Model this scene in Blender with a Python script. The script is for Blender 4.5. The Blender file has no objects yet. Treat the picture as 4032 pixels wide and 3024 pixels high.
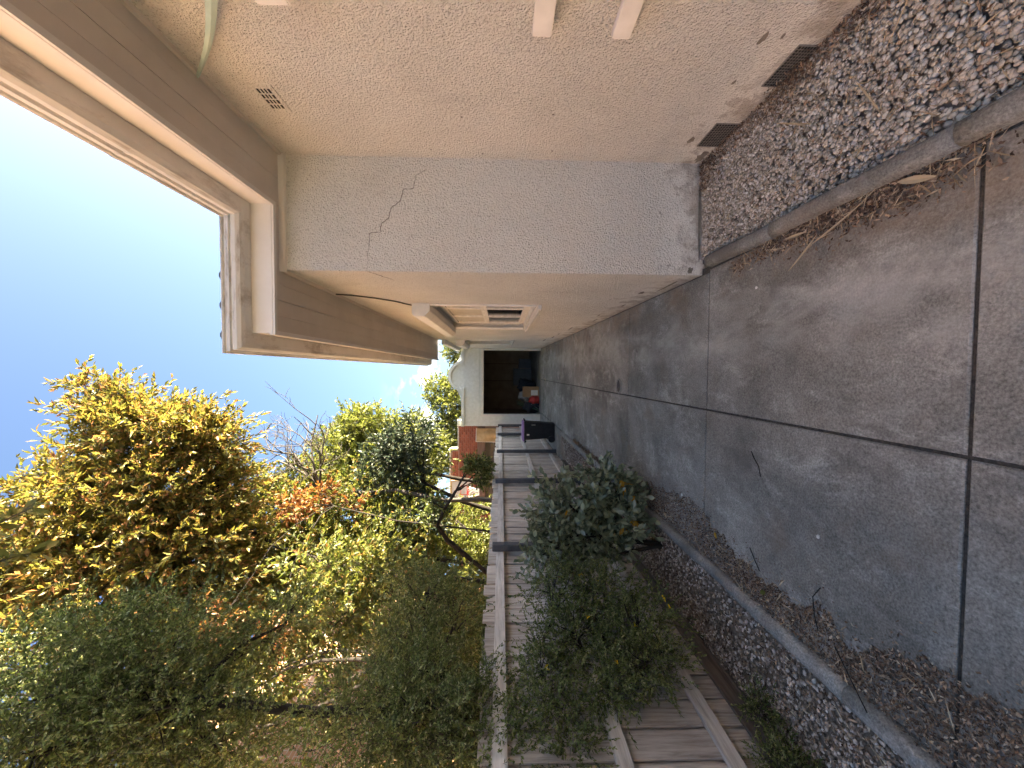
import bpy, bmesh, math, random
import numpy as np
from mathutils import Vector, Matrix

# ------------------------------------------------------------------ camera, world, sun, exposure
S = bpy.context.scene
COL = S.collection
CAMH = 1.75
FPX = 1515.0                                   # focal length in photograph pixels (4032 wide)
def _basis():
    psi = math.atan(52.0 / FPX); th = math.atan(46.0 / FPX); roll = 0.004
    F = np.array([-math.sin(psi)*math.cos(th), math.cos(psi)*math.cos(th), -math.sin(th)])
    R = np.array([math.cos(psi), math.sin(psi), 0.0]); U = np.cross(R, F)
    return F, R*math.cos(roll)+U*math.sin(roll), -R*math.sin(roll)+U*math.cos(roll)
CF, CR, CU = _basis()
cam_d = bpy.data.cameras.new('camera'); cam = bpy.data.objects.new('camera', cam_d); COL.objects.link(cam)
cam_d.sensor_width = 36.0; cam_d.sensor_fit = 'HORIZONTAL'; cam_d.lens = FPX/4032*36.0
cam_d.clip_start = 0.05; cam_d.clip_end = 2000
m = Matrix.Identity(4)                         # the phone was held upright, the file lies on its side
for i in range(3):
    m[i][0] = -CU[i]; m[i][1] = CR[i]; m[i][2] = -CF[i]
m[2][3] = CAMH
cam.matrix_world = m
S.camera = cam

SUN_EL, SUN_AZ = 18.5, 80.0                    # degrees; azimuth from +Y (down the drive) towards +X (the house)
world = bpy.data.worlds.new('World'); S.world = world; world.use_nodes = True
wn = world.node_tree; wn.nodes.clear()
def wnode(t, **k):
    n = wn.nodes.new(t)
    for a, b in k.items(): setattr(n, a, b)
    return n
sky = wnode('ShaderNodeTexSky', sky_type='NISHITA', sun_disc=False, sun_elevation=math.radians(SUN_EL),
            sun_rotation=math.radians(SUN_AZ), air_density=0.7, dust_density=5.0, ozone_density=5.0)
bg = wnode('ShaderNodeBackground'); bg.inputs['Strength'].default_value = 0.055
wo = wnode('ShaderNodeOutputWorld')
tc = wnode('ShaderNodeTexCoord'); mp = wnode('ShaderNodeMapping'); mp.inputs['Scale'].default_value = (3.2, 3.2, 6.5)
nz = wnode('ShaderNodeTexNoise'); nz.inputs['Scale'].default_value = 1.6; nz.inputs['Detail'].default_value = 9; nz.inputs['Roughness'].default_value = .58
rp = wnode('ShaderNodeValToRGB'); rp.color_ramp.elements[0].position = .47; rp.color_ramp.elements[1].position = .60
sx = wnode('ShaderNodeSeparateXYZ')
el = wnode('ShaderNodeMapRange', interpolation_type='SMOOTHSTEP')
for i, v in enumerate((0.30, 0.16, 0.0, 1.0)): el.inputs[i+1].default_value = v
mul = wnode('ShaderNodeMath', operation='MULTIPLY')
mx = wnode('ShaderNodeMix', data_type='RGBA'); mx.inputs[7].default_value = (5.2, 5.0, 4.7, 1)
L = wn.links.new
L(tc.outputs['Generated'], mp.inputs[0]); L(mp.outputs[0], nz.inputs['Vector']); L(nz.outputs['Fac'], rp.inputs[0])
L(tc.outputs['Generated'], sx.inputs[0]); L(sx.outputs['Z'], el.inputs[0])
L(rp.outputs[0], mul.inputs[0]); L(el.outputs[0], mul.inputs[1]); L(mul.outputs[0], mx.inputs[0])
L(sky.outputs[0], mx.inputs[6]); L(mx.outputs[2], bg.inputs['Color']); L(bg.outputs[0], wo.inputs[0])

sun_d = bpy.data.lights.new('sun', 'SUN'); sun_d.energy = 4.0; sun_d.angle = math.radians(0.5); sun_d.color = (1.0, .90, .74)
sun = bpy.data.objects.new('sun', sun_d); COL.objects.link(sun)
_e, _a = math.radians(SUN_EL), math.radians(SUN_AZ)
to_sun = Vector((math.cos(_e)*math.sin(_a), math.cos(_e)*math.cos(_a), math.sin(_e)))
sun.rotation_euler = to_sun.to_track_quat('Z', 'Y').to_euler()
S.view_settings.view_transform = 'Standard'; S.view_settings.look = 'None'
S.view_settings.exposure = 3.85; S.view_settings.gamma = 1.0
S.view_settings.use_white_balance = True; S.view_settings.white_balance_temperature = 7700; S.view_settings.white_balance_tint = 4
S.cycles.max_bounces = 6; S.cycles.diffuse_bounces = 3; S.cycles.glossy_bounces = 2; S.cycles.transmission_bounces = 2
S.cycles.use_adaptive_sampling = True; S.cycles.adaptive_threshold = .03

# ------------------------------------------------------------------ helpers
rng = np.random.default_rng(7); random.seed(7)
OFF = {}
def at(px, py, Y):
    """point of the place seen at (px,py) of the 2212-wide picture, at distance Y down the drive"""
    k = 4032/2212.; x, y = px*k, py*k
    d = CF + CR*((3024-y)-1512)/FPX - CU*(x-2016)/FPX
    t = Y/d[1]
    return np.array([0, 0, CAMH]) + d*t
def ground_z(X, Y):
    d = .02*Y
    if Y > 9.7 or X > -1.55: return d
    t = min(1.0, (-1.55-X)/.73)
    return d*(1-t) + .006*Y*t
def gz_arr(X, Y):
    d = .02*Y; t = np.clip((-1.55-X)/.73, 0, 1); t = np.where(Y > 9.7, 0, t)
    return d*(1-t) + .006*Y*t
def link(o): COL.objects.link(o); return o
def tag(o, label=None, cat=None, group=None, kind=None):
    if label: o['label'] = label
    if cat: o['category'] = cat
    if group: o['group'] = group
    if kind: o['kind'] = kind
    return o
def thing(name, label, cat, loc=(0, 0, 0), group=None, kind=None):
    o = bpy.data.objects.new(name, None); link(o); o.location = loc; o.empty_display_size = .1
    OFF[o] = np.array(loc, float); tag(o, label, cat, group, kind); return o
def build(name, V, Fc, mat, parent=None, smooth=False):
    """one mesh object from world-space vertices; children are stored relative to their thing's base"""
    off = OFF[parent] if parent is not None else np.zeros(3)
    me = bpy.data.meshes.new(name)
    V = np.asarray(V, float) - off
    if isinstance(Fc, np.ndarray) and Fc.ndim == 2:
        n, kk = Fc.shape
        me.vertices.add(len(V)); me.vertices.foreach_set('co', V.astype(np.float32).ravel())
        me.loops.add(n*kk); me.loops.foreach_set('vertex_index', Fc.astype(np.int32).ravel())
        me.polygons.add(n); me.polygons.foreach_set('loop_start', np.arange(0, n*kk, kk, dtype=np.int32))
        me.polygons.foreach_set('loop_total', np.full(n, kk, dtype=np.int32)); me.update(calc_edges=True)
    else:
        me.from_pydata([tuple(v) for v in V], [], [tuple(int(i) for i in f) for f in Fc]); me.update()
    if smooth: me.polygons.foreach_set('use_smooth', np.ones(len(me.polygons), dtype=bool))
    me.materials.append(mat)
    o = bpy.data.objects.new(name, me); link(o); OFF[o] = off
    if parent is not None: o.parent = parent
    return o
def inst(name, me, loc, parent, rot=(0, 0, 0), scale=(1, 1, 1)):
    o = bpy.data.objects.new(name, me); link(o)
    off = OFF[parent] if parent is not None else np.zeros(3)
    o.location = np.array(loc)-off; o.rotation_euler = rot; o.scale = scale
    OFF[o] = off
    if parent is not None: o.parent = parent
    return o
class B:
    """bmesh-like collector"""
    def __init__(s): s.v = []; s.f = []
    def add(s, V, Fc):
        n = len(s.v); s.v += [tuple(v) for v in V]; s.f += [tuple(i+n for i in f) for f in Fc]; return s
    def box(s, x0, x1, y0, y1, z0, z1):
        return s.add([(x0,y0,z0),(x1,y0,z0),(x1,y1,z0),(x0,y1,z0),(x0,y0,z1),(x1,y0,z1),(x1,y1,z1),(x0,y1,z1)],
                     [(0,3,2,1),(4,5,6,7),(0,1,5,4),(1,2,6,5),(2,3,7,6),(3,0,4,7)])
    def prism(s, poly, axis, a, b):
        """poly in the two other axes, extruded along axis from a to b"""
        n = len(poly); V = []
        for t in (a, b):
            for p in poly:
                q = list(p); q.insert(axis, t); V.append(tuple(q))
        Fc = [tuple(range(n))[::-1], tuple(range(n, 2*n))] + [(i, (i+1) % n, n+(i+1) % n, n+i) for i in range(n)]
        return s.add(V, Fc)
    def tube(s, P, r, k=6, cap=True):
        P = [np.array(p, float) for p in P]; n = len(P)
        r = [r]*n if np.isscalar(r) else r; V = []
        up = np.array([.3, .2, .93])
        for i, p in enumerate(P):
            d = P[min(i+1, n-1)]-P[max(i-1, 0)]; d = d/(np.linalg.norm(d)+1e-9)
            a = np.cross(d, up)
            if np.linalg.norm(a) < .05: a = np.cross(d, np.array([1., 0, 0]))
            a /= np.linalg.norm(a); b = np.cross(d, a)
            for j in range(k):
                t = 2*math.pi*j/k; V.append(p + r[i]*(a*math.cos(t)+b*math.sin(t)))
        Fc = [(i*k+j, i*k+(j+1) % k, (i+1)*k+(j+1) % k, (i+1)*k+j) for i in range(n-1) for j in range(k)]
        if cap: Fc += [tuple(range(k))[::-1], tuple(range((n-1)*k, n*k))]
        return s.add(V, Fc)
    def done(s, name, mat, parent=None, smooth=False, bevel=0, seg=2):
        o = build(name, s.v, s.f, mat, parent, smooth)
        bm = bmesh.new(); bm.from_mesh(o.data); bmesh.ops.recalc_face_normals(bm, faces=bm.faces)
        if bevel: bmesh.ops.bevel(bm, geom=list(bm.edges), offset=bevel, segments=seg, affect='EDGES', clamp_overlap=True)
        bm.to_mesh(o.data); bm.free()
        if smooth: o.data.polygons.foreach_set('use_smooth', np.ones(len(o.data.polygons), dtype=bool))
        return o
def bmesh_box(name, sx, sy, sz, mat, bevel=.004):
    bb = B().box(-sx/2, sx/2, -sy/2, sy/2, 0, sz)
    me = bpy.data.meshes.new(name); me.from_pydata(bb.v, [], bb.f)
    bm = bmesh.new(); bm.from_mesh(me); bmesh.ops.recalc_face_normals(bm, faces=bm.faces)
    if bevel: bmesh.ops.bevel(bm, geom=list(bm.edges), offset=bevel, segments=1, affect='EDGES')
    bm.to_mesh(me); bm.free(); me.materials.append(mat); return me

# ------------------------------------------------------------------ materials
def newmat(name):
    mt = bpy.data.materials.new(name); mt.use_nodes = True; t = mt.node_tree
    return mt, t, t.nodes['Principled BSDF']
def N(t, kind, **k):
    n = t.nodes.new(kind)
    for a, b in k.items():
        if a.startswith('i_'): n.inputs[a[2:].replace('_', ' ')].default_value = b
        else: setattr(n, a, b)
    return n
def ramp(t, src, stops):
    r = N(t, 'ShaderNodeValToRGB'); e = r.color_ramp.elements
    while len(e) < len(stops): e.new(.5)
    for x, (p, c) in zip(e, stops):
        x.position = p; x.color = (*c, 1) if len(c) == 3 else c
    t.links.new(src, r.inputs[0]); return r.outputs[0]
def noise(t, vec, scale, detail=5, rough=.6, dist=0.0):
    n = N(t, 'ShaderNodeTexNoise'); n.inputs['Scale'].default_value = scale; n.inputs['Detail'].default_value = detail
    n.inputs['Roughness'].default_value = rough; n.inputs['Distortion'].default_value = dist
    t.links.new(vec, n.inputs['Vector']); return n.outputs['Fac']
def coords(t, scale=(1, 1, 1), which='Object'):
    c = N(t, 'ShaderNodeTexCoord'); mpn = N(t, 'ShaderNodeMapping'); mpn.inputs['Scale'].default_value = scale
    t.links.new(c.outputs[which], mpn.inputs[0]); return mpn.outputs[0]
def mix(t, fac, a, b, mode='MIX'):
    n = N(t, 'ShaderNodeMix', data_type='RGBA', blend_type=mode)
    for i, v in ((0, fac), (6, a), (7, b)):
        if hasattr(v, 'links'): t.links.new(v, n.inputs[i])
        else: n.inputs[i].default_value = v if i == 0 else (*v, 1)
    return n.outputs[2]
def math_(t, op, a, b=0.0):
    n = N(t, 'ShaderNodeMath', operation=op)
    for i, v in ((0, a), (1, b)):
        if hasattr(v, 'links'): t.links.new(v, n.inputs[i])
        else: n.inputs[i].default_value = v
    return n.outputs[0]
def bump(t, p, h, strength, dist=.01, prev=None):
    b = N(t, 'ShaderNodeBump'); b.inputs['Strength'].default_value = strength; b.inputs['Distance'].default_value = dist
    t.links.new(h, b.inputs['Height'])
    if prev is not None: t.links.new(prev, b.inputs['Normal'])
    if p is not None: t.links.new(b.outputs[0], p.inputs['Normal'])
    return b.outputs[0]
def simple(name, c0, c1, scale=6, rough=.7, bs=0, bscale=60, metal=0, spec=.4, stretch=(1, 1, 1), vary=0):
    mt, t, p = newmat(name); v = coords(t, stretch)
    c = ramp(t, noise(t, v, scale, 6, .62), [(.32, c0), (.68, c1)])
    if vary:
        oi = N(t, 'ShaderNodeObjectInfo')
        h = N(t, 'ShaderNodeHueSaturation'); t.links.new(c, h.inputs['Color'])
        t.links.new(math_(t, 'ADD', math_(t, 'MULTIPLY', oi.outputs['Random'], vary), 1-vary/2), h.inputs['Value']); c = h.outputs[0]
    t.links.new(c, p.inputs['Base Color']); p.inputs['Roughness'].default_value = rough; p.inputs['Metallic'].default_value = metal
    p.inputs['Specular IOR Level'].default_value = spec
    if bs: bump(t, p, noise(t, v, bscale, 4), bs, .006)
    return mt

def stucco(name, ca, cb, dirt, base_z):
    mt, t, p = newmat(name); v = coords(t)
    c = ramp(t, noise(t, v, 1.3, 6, .6), [(.3, ca), (.7, cb)])
    # pits, coloured darker than the face
    vo = N(t, 'ShaderNodeTexVoronoi', feature='F1'); vo.inputs['Scale'].default_value = 70; vo.inputs['Randomness'].default_value = 1
    wv = N(t, 'ShaderNodeTexNoise'); wv.inputs['Scale'].default_value = 30; t.links.new(v, wv.inputs['Vector'])
    t.links.new(mix(t, .03, v, wv.outputs['Color']), vo.inputs['Vector'])
    n1 = noise(t, v, 88, 3, .6); n2 = noise(t, v, 210, 2, .5)
    pits = ramp(t, n1, [(.32, (1, 1, 1)), (.44, (0, 0, 0))])
    c = mix(t, math_(t, 'MULTIPLY', pits, .5), c, dirt)
    # mould and water marks of irregular shape
    st = ramp(t, noise(t, coords(t, (1, 1, .45)), 2.2, 8, .7, .4), [(.58, (0, 0, 0)), (.76, (1, 1, 1))])
    c = mix(t, math_(t, 'MULTIPLY', st, .25), c, dirt)
    # rising damp: flaking and splash dirt in a ragged band over the ground
    sp = N(t, 'ShaderNodeSeparateXYZ'); g = N(t, 'ShaderNodeNewGeometry'); t.links.new(g.outputs['Position'], sp.inputs[0])
    hgt = math_(t, 'SUBTRACT', sp.outputs['Z'], math_(t, 'MULTIPLY', sp.outputs['Y'], .02))
    band = math_(t, 'SUBTRACT', noise(t, v, 5, 8, .68), math_(t, 'MULTIPLY', hgt, .75))
    bd = ramp(t, band, [(.30, (0, 0, 0)), (.50, (1, 1, 1))])
    c = mix(t, math_(t, 'MULTIPLY', bd, .6), c, (.35, .295, .235))
    fk = ramp(t, math_(t, 'SUBTRACT', noise(t, v, 6.5, 9, .72, .3), math_(t, 'MULTIPLY', hgt, .42)), [(.475, (0, 0, 0)), (.505, (1, 1, 1))])
    c = mix(t, math_(t, 'MULTIPLY', fk, .45), c, (.30, .255, .205))
    sk_ = ramp(t, noise(t, v, 21, 5, .75), [(.67, (0, 0, 0)), (.74, (1, 1, 1))]); c = mix(t, math_(t, 'MULTIPLY', sk_, .35), c, dirt)
    t.links.new(c, p.inputs['Base Color']); p.inputs['Roughness'].default_value = .9; p.inputs['Specular IOR Level'].default_value = .2
    smooth_base = ramp(t, hgt, [(.10, (.25, .25, .25)), (.45, (1, 1, 1))])
    hh = math_(t, 'ADD', math_(t, 'MULTIPLY', vo.outputs['Distance'], .5), math_(t, 'ADD', n1, math_(t, 'MULTIPLY', n2, .35)))
    bump(t, p, math_(t, 'MULTIPLY', hh, smooth_base), 1.0, .026)
    return mt

def concrete(name, c0, c1, c2, pale):
    mt, t, p = newmat(name); v = coords(t)
    g = N(t, 'ShaderNodeNewGeometry'); pos = g.outputs['Position']
    big = noise(t, pos, .9, 6, .6, .3); c = ramp(t, big, [(.36, c0), (.5, c1), (.64, c2)])
    # blotchy wear: pale patches where the fines have worn, dark mould elsewhere
    w = N(t, 'ShaderNodeMapping'); w.inputs['Scale'].default_value = (1.0, .55, 1); t.links.new(pos, w.inputs[0])
    pw = ramp(t, noise(t, w.outputs[0], 3.2, 10, .76, .35), [(.52, (0, 0, 0)), (.64, (1, 1, 1))])
    c = mix(t, math_(t, 'MULTIPLY', pw, .7), c, pale)
    oi = N(t, 'ShaderNodeObjectInfo')
    c = mix(t, math_(t, 'MULTIPLY', oi.outputs['Random'], .22), c, c0)
    fine = noise(t, pos, 95, 3, .7); c = mix(t, 1.0, c, ramp(t, fine, [(.28, (.50, .50, .50)), (.72, (1.48, 1.48, 1.48))]), 'MULTIPLY')
    mid = noise(t, pos, 14, 5, .7); c = mix(t, 1.0, c, ramp(t, mid, [(.30, (.86, .86, .86)), (.70, (1.13, 1.13, 1.13))]), 'MULTIPLY')
    spk = ramp(t, noise(t, pos, 160, 2, .6), [(.66, (0, 0, 0)), (.74, (1, 1, 1))]); c = mix(t, math_(t, 'MULTIPLY', spk, .3), c, pale)
    dk = ramp(t, noise(t, pos, 1.15, 7, .62, .6), [(.54, (0, 0, 0)), (.66, (1, 1, 1))]); c = mix(t, math_(t, 'MULTIPLY', dk, .66), c, (.125, .117, .107))
    sp = N(t, 'ShaderNodeSeparateXYZ'); t.links.new(pos, sp.inputs[0])
    def window_(lo0, lo1, hi0, hi1):
        a = N(t, 'ShaderNodeMapRange', interpolation_type='SMOOTHSTEP'); b = N(t, 'ShaderNodeMapRange', interpolation_type='SMOOTHSTEP')
        for q, (u, w_) in ((a, (lo0, lo1)), (b, (hi1, hi0))):
            q.inputs[1].default_value = u; q.inputs[2].default_value = w_; t.links.new(sp.outputs['X'], q.inputs[0])
        return math_(t, 'MULTIPLY', a.outputs[0], b.outputs[0])
    # drip line under the eave: a washed pale strip with a ragged edge, rusty run-off between it and the wall
    drip = math_(t, 'MULTIPLY', window_(.0, .22, .42, .62), ramp(t, noise(t, w.outputs[0], 3.4, 8, .66, .4), [(.40, (0, 0, 0)), (.60, (1, 1, 1))]))
    c = mix(t, math_(t, 'MULTIPLY', drip, .5), c, pale)
    rust = math_(t, 'MULTIPLY', window_(.50, .66, .80, .86), ramp(t, noise(t, pos, 2.4, 6, .62), [(.42, (0, 0, 0)), (.6, (1, 1, 1))]))
    c = mix(t, math_(t, 'MULTIPLY', rust, .45), c, (.30, .215, .14))
    # streaks that run along the fall of the drive, and rusty patches beside the wall
    s2 = N(t, 'ShaderNodeMapping'); s2.inputs['Scale'].default_value = (9, .7, 1); t.links.new(pos, s2.inputs[0])
    sk = ramp(t, noise(t, s2.outputs[0], 1.5, 6, .65), [(.60, (0, 0, 0)), (.75, (1, 1, 1))]); c = mix(t, math_(t, 'MULTIPLY', sk, .22), c, pale)
    rs = ramp(t, noise(t, pos, 1.6, 5, .6), [(.56, (0, 0, 0)), (.7, (1, 1, 1))]); c = mix(t, math_(t, 'MULTIPLY', rs, .4), c, (.24, .17, .115))
    t.links.new(c, p.inputs['Base Color']); p.inputs['Roughness'].default_value = .88; p.inputs['Specular IOR Level'].default_value = .25
    bump(t, p, fine, .35, .004, bump(t, None, big, .3, .02))
    return mt

def wood(name, c0, c1, c2, axis, vary=.35, stain=None):
    """weathered timber, grain running along the axis"""
    sc = [14, 14, 14]; sc[axis] = .9
    mt, t, p = newmat(name); oi = N(t, 'ShaderNodeObjectInfo')
    c = N(t, 'ShaderNodeTexCoord'); mpn = N(t, 'ShaderNodeMapping'); mpn.inputs['Scale'].default_value = sc
    add = N(t, 'ShaderNodeVectorMath', operation='ADD'); t.links.new(c.outputs['Object'], add.inputs[0])
    cmb = N(t, 'ShaderNodeCombineXYZ')
    for i in range(3): t.links.new(math_(t, 'MULTIPLY', oi.outputs['Random'], 37.0+11*i), cmb.inputs[i])
    t.links.new(cmb.outputs[0], add.inputs[1]); t.links.new(add.outputs[0], mpn.inputs[0])
    gr = noise(t, mpn.outputs[0], 3.2, 8, .7, .35)
    col = ramp(t, gr, [(.28, c0), (.5, c1), (.75, c2)])
    big = noise(t, add.outputs[0], 2.0, 4, .6)
    col = mix(t, math_(t, 'MULTIPLY', ramp(t, big, [(.5, (0, 0, 0)), (.75, (1, 1, 1))]), .5), col, stain or c0)
    h = N(t, 'ShaderNodeHueSaturation'); t.links.new(col, h.inputs['Color'])
    t.links.new(math_(t, 'ADD', math_(t, 'MULTIPLY', oi.outputs['Random'], vary), 1-vary/2), h.inputs['Value'])
    t.links.new(h.outputs[0], p.inputs['Base Color']); p.inputs['Roughness'].default_value = .85; p.inputs['Specular IOR Level'].default_value = .25
    bump(t, p, gr, .5, .004); return mt

def leafmat(name, stops, trans=.38, gloss=.035, rough=.45, tboost=1.25):
    mt, t, p = newmat(name); g = N(t, 'ShaderNodeNewGeometry')
    c = ramp(t, g.outputs['Random Per Island'], stops)
    df = N(t, 'ShaderNodeBsdfDiffuse'); tr = N(t, 'ShaderNodeBsdfTranslucent'); gl = N(t, 'ShaderNodeBsdfGlossy')
    gl.inputs['Roughness'].default_value = rough
    t.links.new(c, df.inputs[0])
    hs = N(t, 'ShaderNodeHueSaturation'); hs.inputs['Saturation'].default_value = 1.1; hs.inputs['Value'].default_value = tboost
    t.links.new(c, hs.inputs['Color']); t.links.new(hs.outputs[0], tr.inputs[0])
    m1 = N(t, 'ShaderNodeMixShader'); m1.inputs[0].default_value = trans; t.links.new(df.outputs[0], m1.inputs[1]); t.links.new(tr.outputs[0], m1.inputs[2])
    m2 = N(t, 'ShaderNodeMixShader'); m2.inputs[0].default_value = gloss
    t.links.new(m1.outputs[0], m2.inputs[1]); t.links.new(gl.outputs[0], m2.inputs[2])
    t.links.new(m2.outputs[0], t.nodes['Material Output'].inputs[0]); t.nodes.remove(p)
    return mt
def islandmat(name, stops, rough=.85, bs=.0, spec=.25):
    mt, t, p = newmat(name); g = N(t, 'ShaderNodeNewGeometry')
    c = ramp(t, g.outputs['Random Per Island'], stops)
    v = coords(t); c = mix(t, .5, c, ramp(t, noise(t, v, 60, 4), [(.3, (.3, .3, .3)), (.7, (.72, .72, .72))]), 'OVERLAY')
    t.links.new(c, p.inputs['Base Color']); p.inputs['Roughness'].default_value = rough; p.inputs['Specular IOR Level'].default_value = spec
    if bs: bump(t, p, noise(t, v, 120, 3), bs, .004)
    return mt

M = {}
M['wall'] = stucco('render_wall', (.735, .71, .645), (.83, .81, .75), (.31, .275, .225), 0)
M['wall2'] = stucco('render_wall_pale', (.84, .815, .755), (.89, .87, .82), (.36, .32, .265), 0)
M['gwall'] = simple('garage_render', (.66, .66, .60), (.78, .78, .73), 9, .9, .6, 22)
M['trim'] = simple('white_trim', (.62, .60, .56), (.74, .72, .68), 5, .55, .08, 40)
M['trimw'] = simple('weathered_trim', (.52, .495, .44), (.70, .675, .62), 6, .65, .2, 60, stretch=(1, 1, 3))
M['soffit'] = simple('soffit_paint', (.62, .55, .48), (.70, .63, .56), 2.2, .65, .05, 60)
M['fascia'] = simple('fascia_paint', (.74, .69, .63), (.82, .775, .72), 3, .5, .05, 50)
def gutter_mat():
    mt, t, p = newmat('gutter_paint'); v = coords(t)
    c = ramp(t, noise(t, v, 4, 6), [(.3, (.68, .65, .60)), (.7, (.78, .75, .70))])
    st = ramp(t, noise(t, coords(t, (1.2, .5, 8)), 3.0, 9, .72), [(.52, (0, 0, 0)), (.68, (1, 1, 1))])
    c = mix(t, math_(t, 'MULTIPLY', st, .75), c, (.28, .21, .15))
    t.links.new(c, p.inputs['Base Color']); p.inputs['Roughness'].default_value = .45; return mt
M['gutter'] = gutter_mat()
M['roof'] = simple('roof_tile', (.07, .065, .06), (.12, .105, .095), 8, .8, .4, 40)
M['dark'] = simple('dark_void', (.012, .011, .010), (.025, .022, .02), 8, .9)
M['glass'] = simple('window_glass', (.02, .022, .024), (.035, .036, .038), 2, .08, spec=.8)
M['window_back'] = simple('window_blind', (.40, .37, .31), (.5, .47, .4), 3, .7)
M['crack'] = simple('crack_dark', (.11, .085, .065), (.2, .165, .13), 20, .95)  # dark brown of the cracks and small pits in the render
M['mortar'] = simple('bare_mortar', (.16, .14, .115), (.28, .25, .21), 25, .95, .6, 80)
M['cable'] = simple('cable_sheath', (.05, .045, .04), (.09, .08, .07), 10, .6)
M['grille'] = simple('grille_metal', (.14, .135, .125), (.24, .22, .20), 30, .6, metal=.2)
M['strap'] = simple('pale_green_plastic', (.42, .55, .47), (.55, .66, .58), 6, .4, spec=.5)
M['conc'] = concrete('driveway_concrete', (.17, .164, .144), (.262, .254, .226), (.352, .342, .308), (.53, .52, .48))
M['kerb'] = concrete('kerb_concrete', (.18, .177, .162), (.25, .247, .229), (.32, .317, .297), (.44, .437, .412))
M['soil'] = simple('soil', (.085, .062, .046), (.17, .13, .10), 14, .95, .6, 60)
M['bedsoil'] = simple('gravel_bed_dirt', (.15, .12, .095), (.26, .22, .18), 30, .95, .6, 90)
M['joint'] = simple('joint_dirt', (.03, .028, .024), (.10, .092, .08), 60, .95, .8, 160)
M['gravelR'] = islandmat('pale_gravel', [(0, (.27, .23, .18)), (.25, (.38, .34, .28)), (.6, (.50, .465, .40)), (.92, (.64, .62, .57)), (1, (.34, .23, .16))], .9)
M['gravelL'] = islandmat('dusty_gravel', [(0, (.14, .105, .08)), (.3, (.26, .205, .165)), (.65, (.42, .36, .305)), (.92, (.62, .57, .52)), (1, (.24, .16, .12))], .9)
M['litter'] = islandmat('leaf_litter', [(0, (.07, .043, .03)), (.35, (.15, .095, .065)), (.7, (.26, .18, .125)), (.93, (.42, .32, .22)), (1, (.58, .50, .38))], .9)
M['dry'] = simple('dry_leaf', (.40, .31, .19), (.56, .46, .31), 9, .7, .2, 60)
M['paling'] = wood('fence_paling_wood', (.20, .17, .145), (.52, .48, .435), (.72, .685, .645), 2, .4, (.30, .235, .18))
M['rail'] = wood('fence_rail_wood', (.34, .315, .285), (.58, .55, .515), (.74, .715, .68), 1, .2)
M['plinth'] = wood('plinth_wood', (.075, .06, .05), (.15, .125, .105), (.22, .19, .165), 1, .2)
M['post'] = simple('post_paint', (.062, .065, .072), (.10, .103, .112), 12, .6, .1, 90)
M['bark'] = simple('bark', (.012, .009, .0075), (.034, .026, .021), 18, .95, .9, 50, stretch=(1, 1, .4))  # darker than real bark, so sunlit trunks read as shaded
M['twig'] = simple('twig_bark', (.035, .026, .018), (.09, .07, .05), 20, .9)
M['bare'] = simple('bare_twig', (.05, .042, .038), (.10, .085, .075), 20, .9)
M['bin'] = simple('bin_plastic', (.012, .012, .014), (.022, .022, .025), 8, .42, .1, 200)
M['lid'] = simple('purple_lid', (.33, .17, .40), (.40, .22, .47), 8, .4)
M['brick'] = simple('red_brick', (.25, .075, .045), (.36, .125, .075), 14, .85, .5, 60, vary=.5)
M['bmort'] = simple('brick_mortar', (.30, .20, .16), (.40, .29, .24), 30, .95)
M['beam'] = simple('brown_beam', (.15, .095, .075), (.21, .14, .11), 6, .7, stretch=(.4, 1, 3))
M['door'] = simple('brown_door', (.085, .07, .055), (.12, .10, .08), 5, .6)
M['cap'] = simple('cap_paint', (.70, .66, .58), (.8, .76, .68), 6, .7)
M['canvas'] = simple('canvas', (.50, .37, .20), (.62, .49, .30), 7, .9, .3, 30)
M['board'] = simple('backboard', (.50, .52, .50), (.60, .62, .60), 3, .3)
M['red'] = simple('red_paint', (.55, .03, .025), (.68, .05, .04), 6, .5)
M['net'] = simple('net_cord', (.72, .70, .68), (.8, .78, .76), 9, .8)
M['carton'] = simple('cardboard', (.36, .22, .115), (.44, .28, .155), 6, .85)
M['paper'] = simple('paper', (.72, .70, .66), (.8, .78, .75), 5, .7)
M['inner'] = simple('garage_inside', (.26, .20, .155), (.38, .30, .23), 3, .9, .3, 30)
M['chest'] = simple('chest_grey', (.11, .12, .14), (.16, .17, .19), 5, .6)
M['cloth'] = simple('dark_cloth', (.015, .017, .022), (.04, .042, .052), 9, .9, .5, 25)
M['redcloth'] = simple('red_bag', (.45, .035, .03), (.62, .06, .05), 7, .6, .5, 20)
M['green'] = simple('green_hose', (.03, .12, .06), (.05, .18, .09), 9, .5)
M['greybag'] = simple('grey_bag', (.25, .24, .22), (.36, .34, .32), 7, .8, .5, 20)
M['iron'] = simple('cast_iron', (.04, .038, .035), (.09, .08, .07), 25, .7)

M['lf_yellow'] = leafmat('autumn_leaf', [(0, (.07, .08, .024)), (.3, (.15, .145, .040)), (.65, (.25, .21, .055)), (.86, (.32, .21, .07)), (1, (.37, .17, .09))], .42)
M['lf_mixed'] = leafmat('yellowing_leaf', [(0, (.05, .07, .02)), (.4, (.115, .135, .035)), (.75, (.19, .19, .05)), (.95, (.26, .21, .07)), (1, (.32, .14, .06))], .40)
M['lf_orange'] = leafmat('orange_leaf', [(0, (.22, .075, .035)), (.6, (.29, .13, .055)), (1, (.29, .20, .07))], .35)
M['lf_lime'] = leafmat('lime_leaf', [(0, (.07, .09, .022)), (.5, (.145, .165, .042)), (1, (.25, .25, .075))], .42)
M['lf_dark_shaded'] = leafmat('dark_shaded_leaf', [(0, (.018, .03, .022)), (.6, (.04, .058, .036)), (1, (.075, .09, .045))], .2)  # dark blue-green, deepened further to put the tree's shade into the colour
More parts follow.
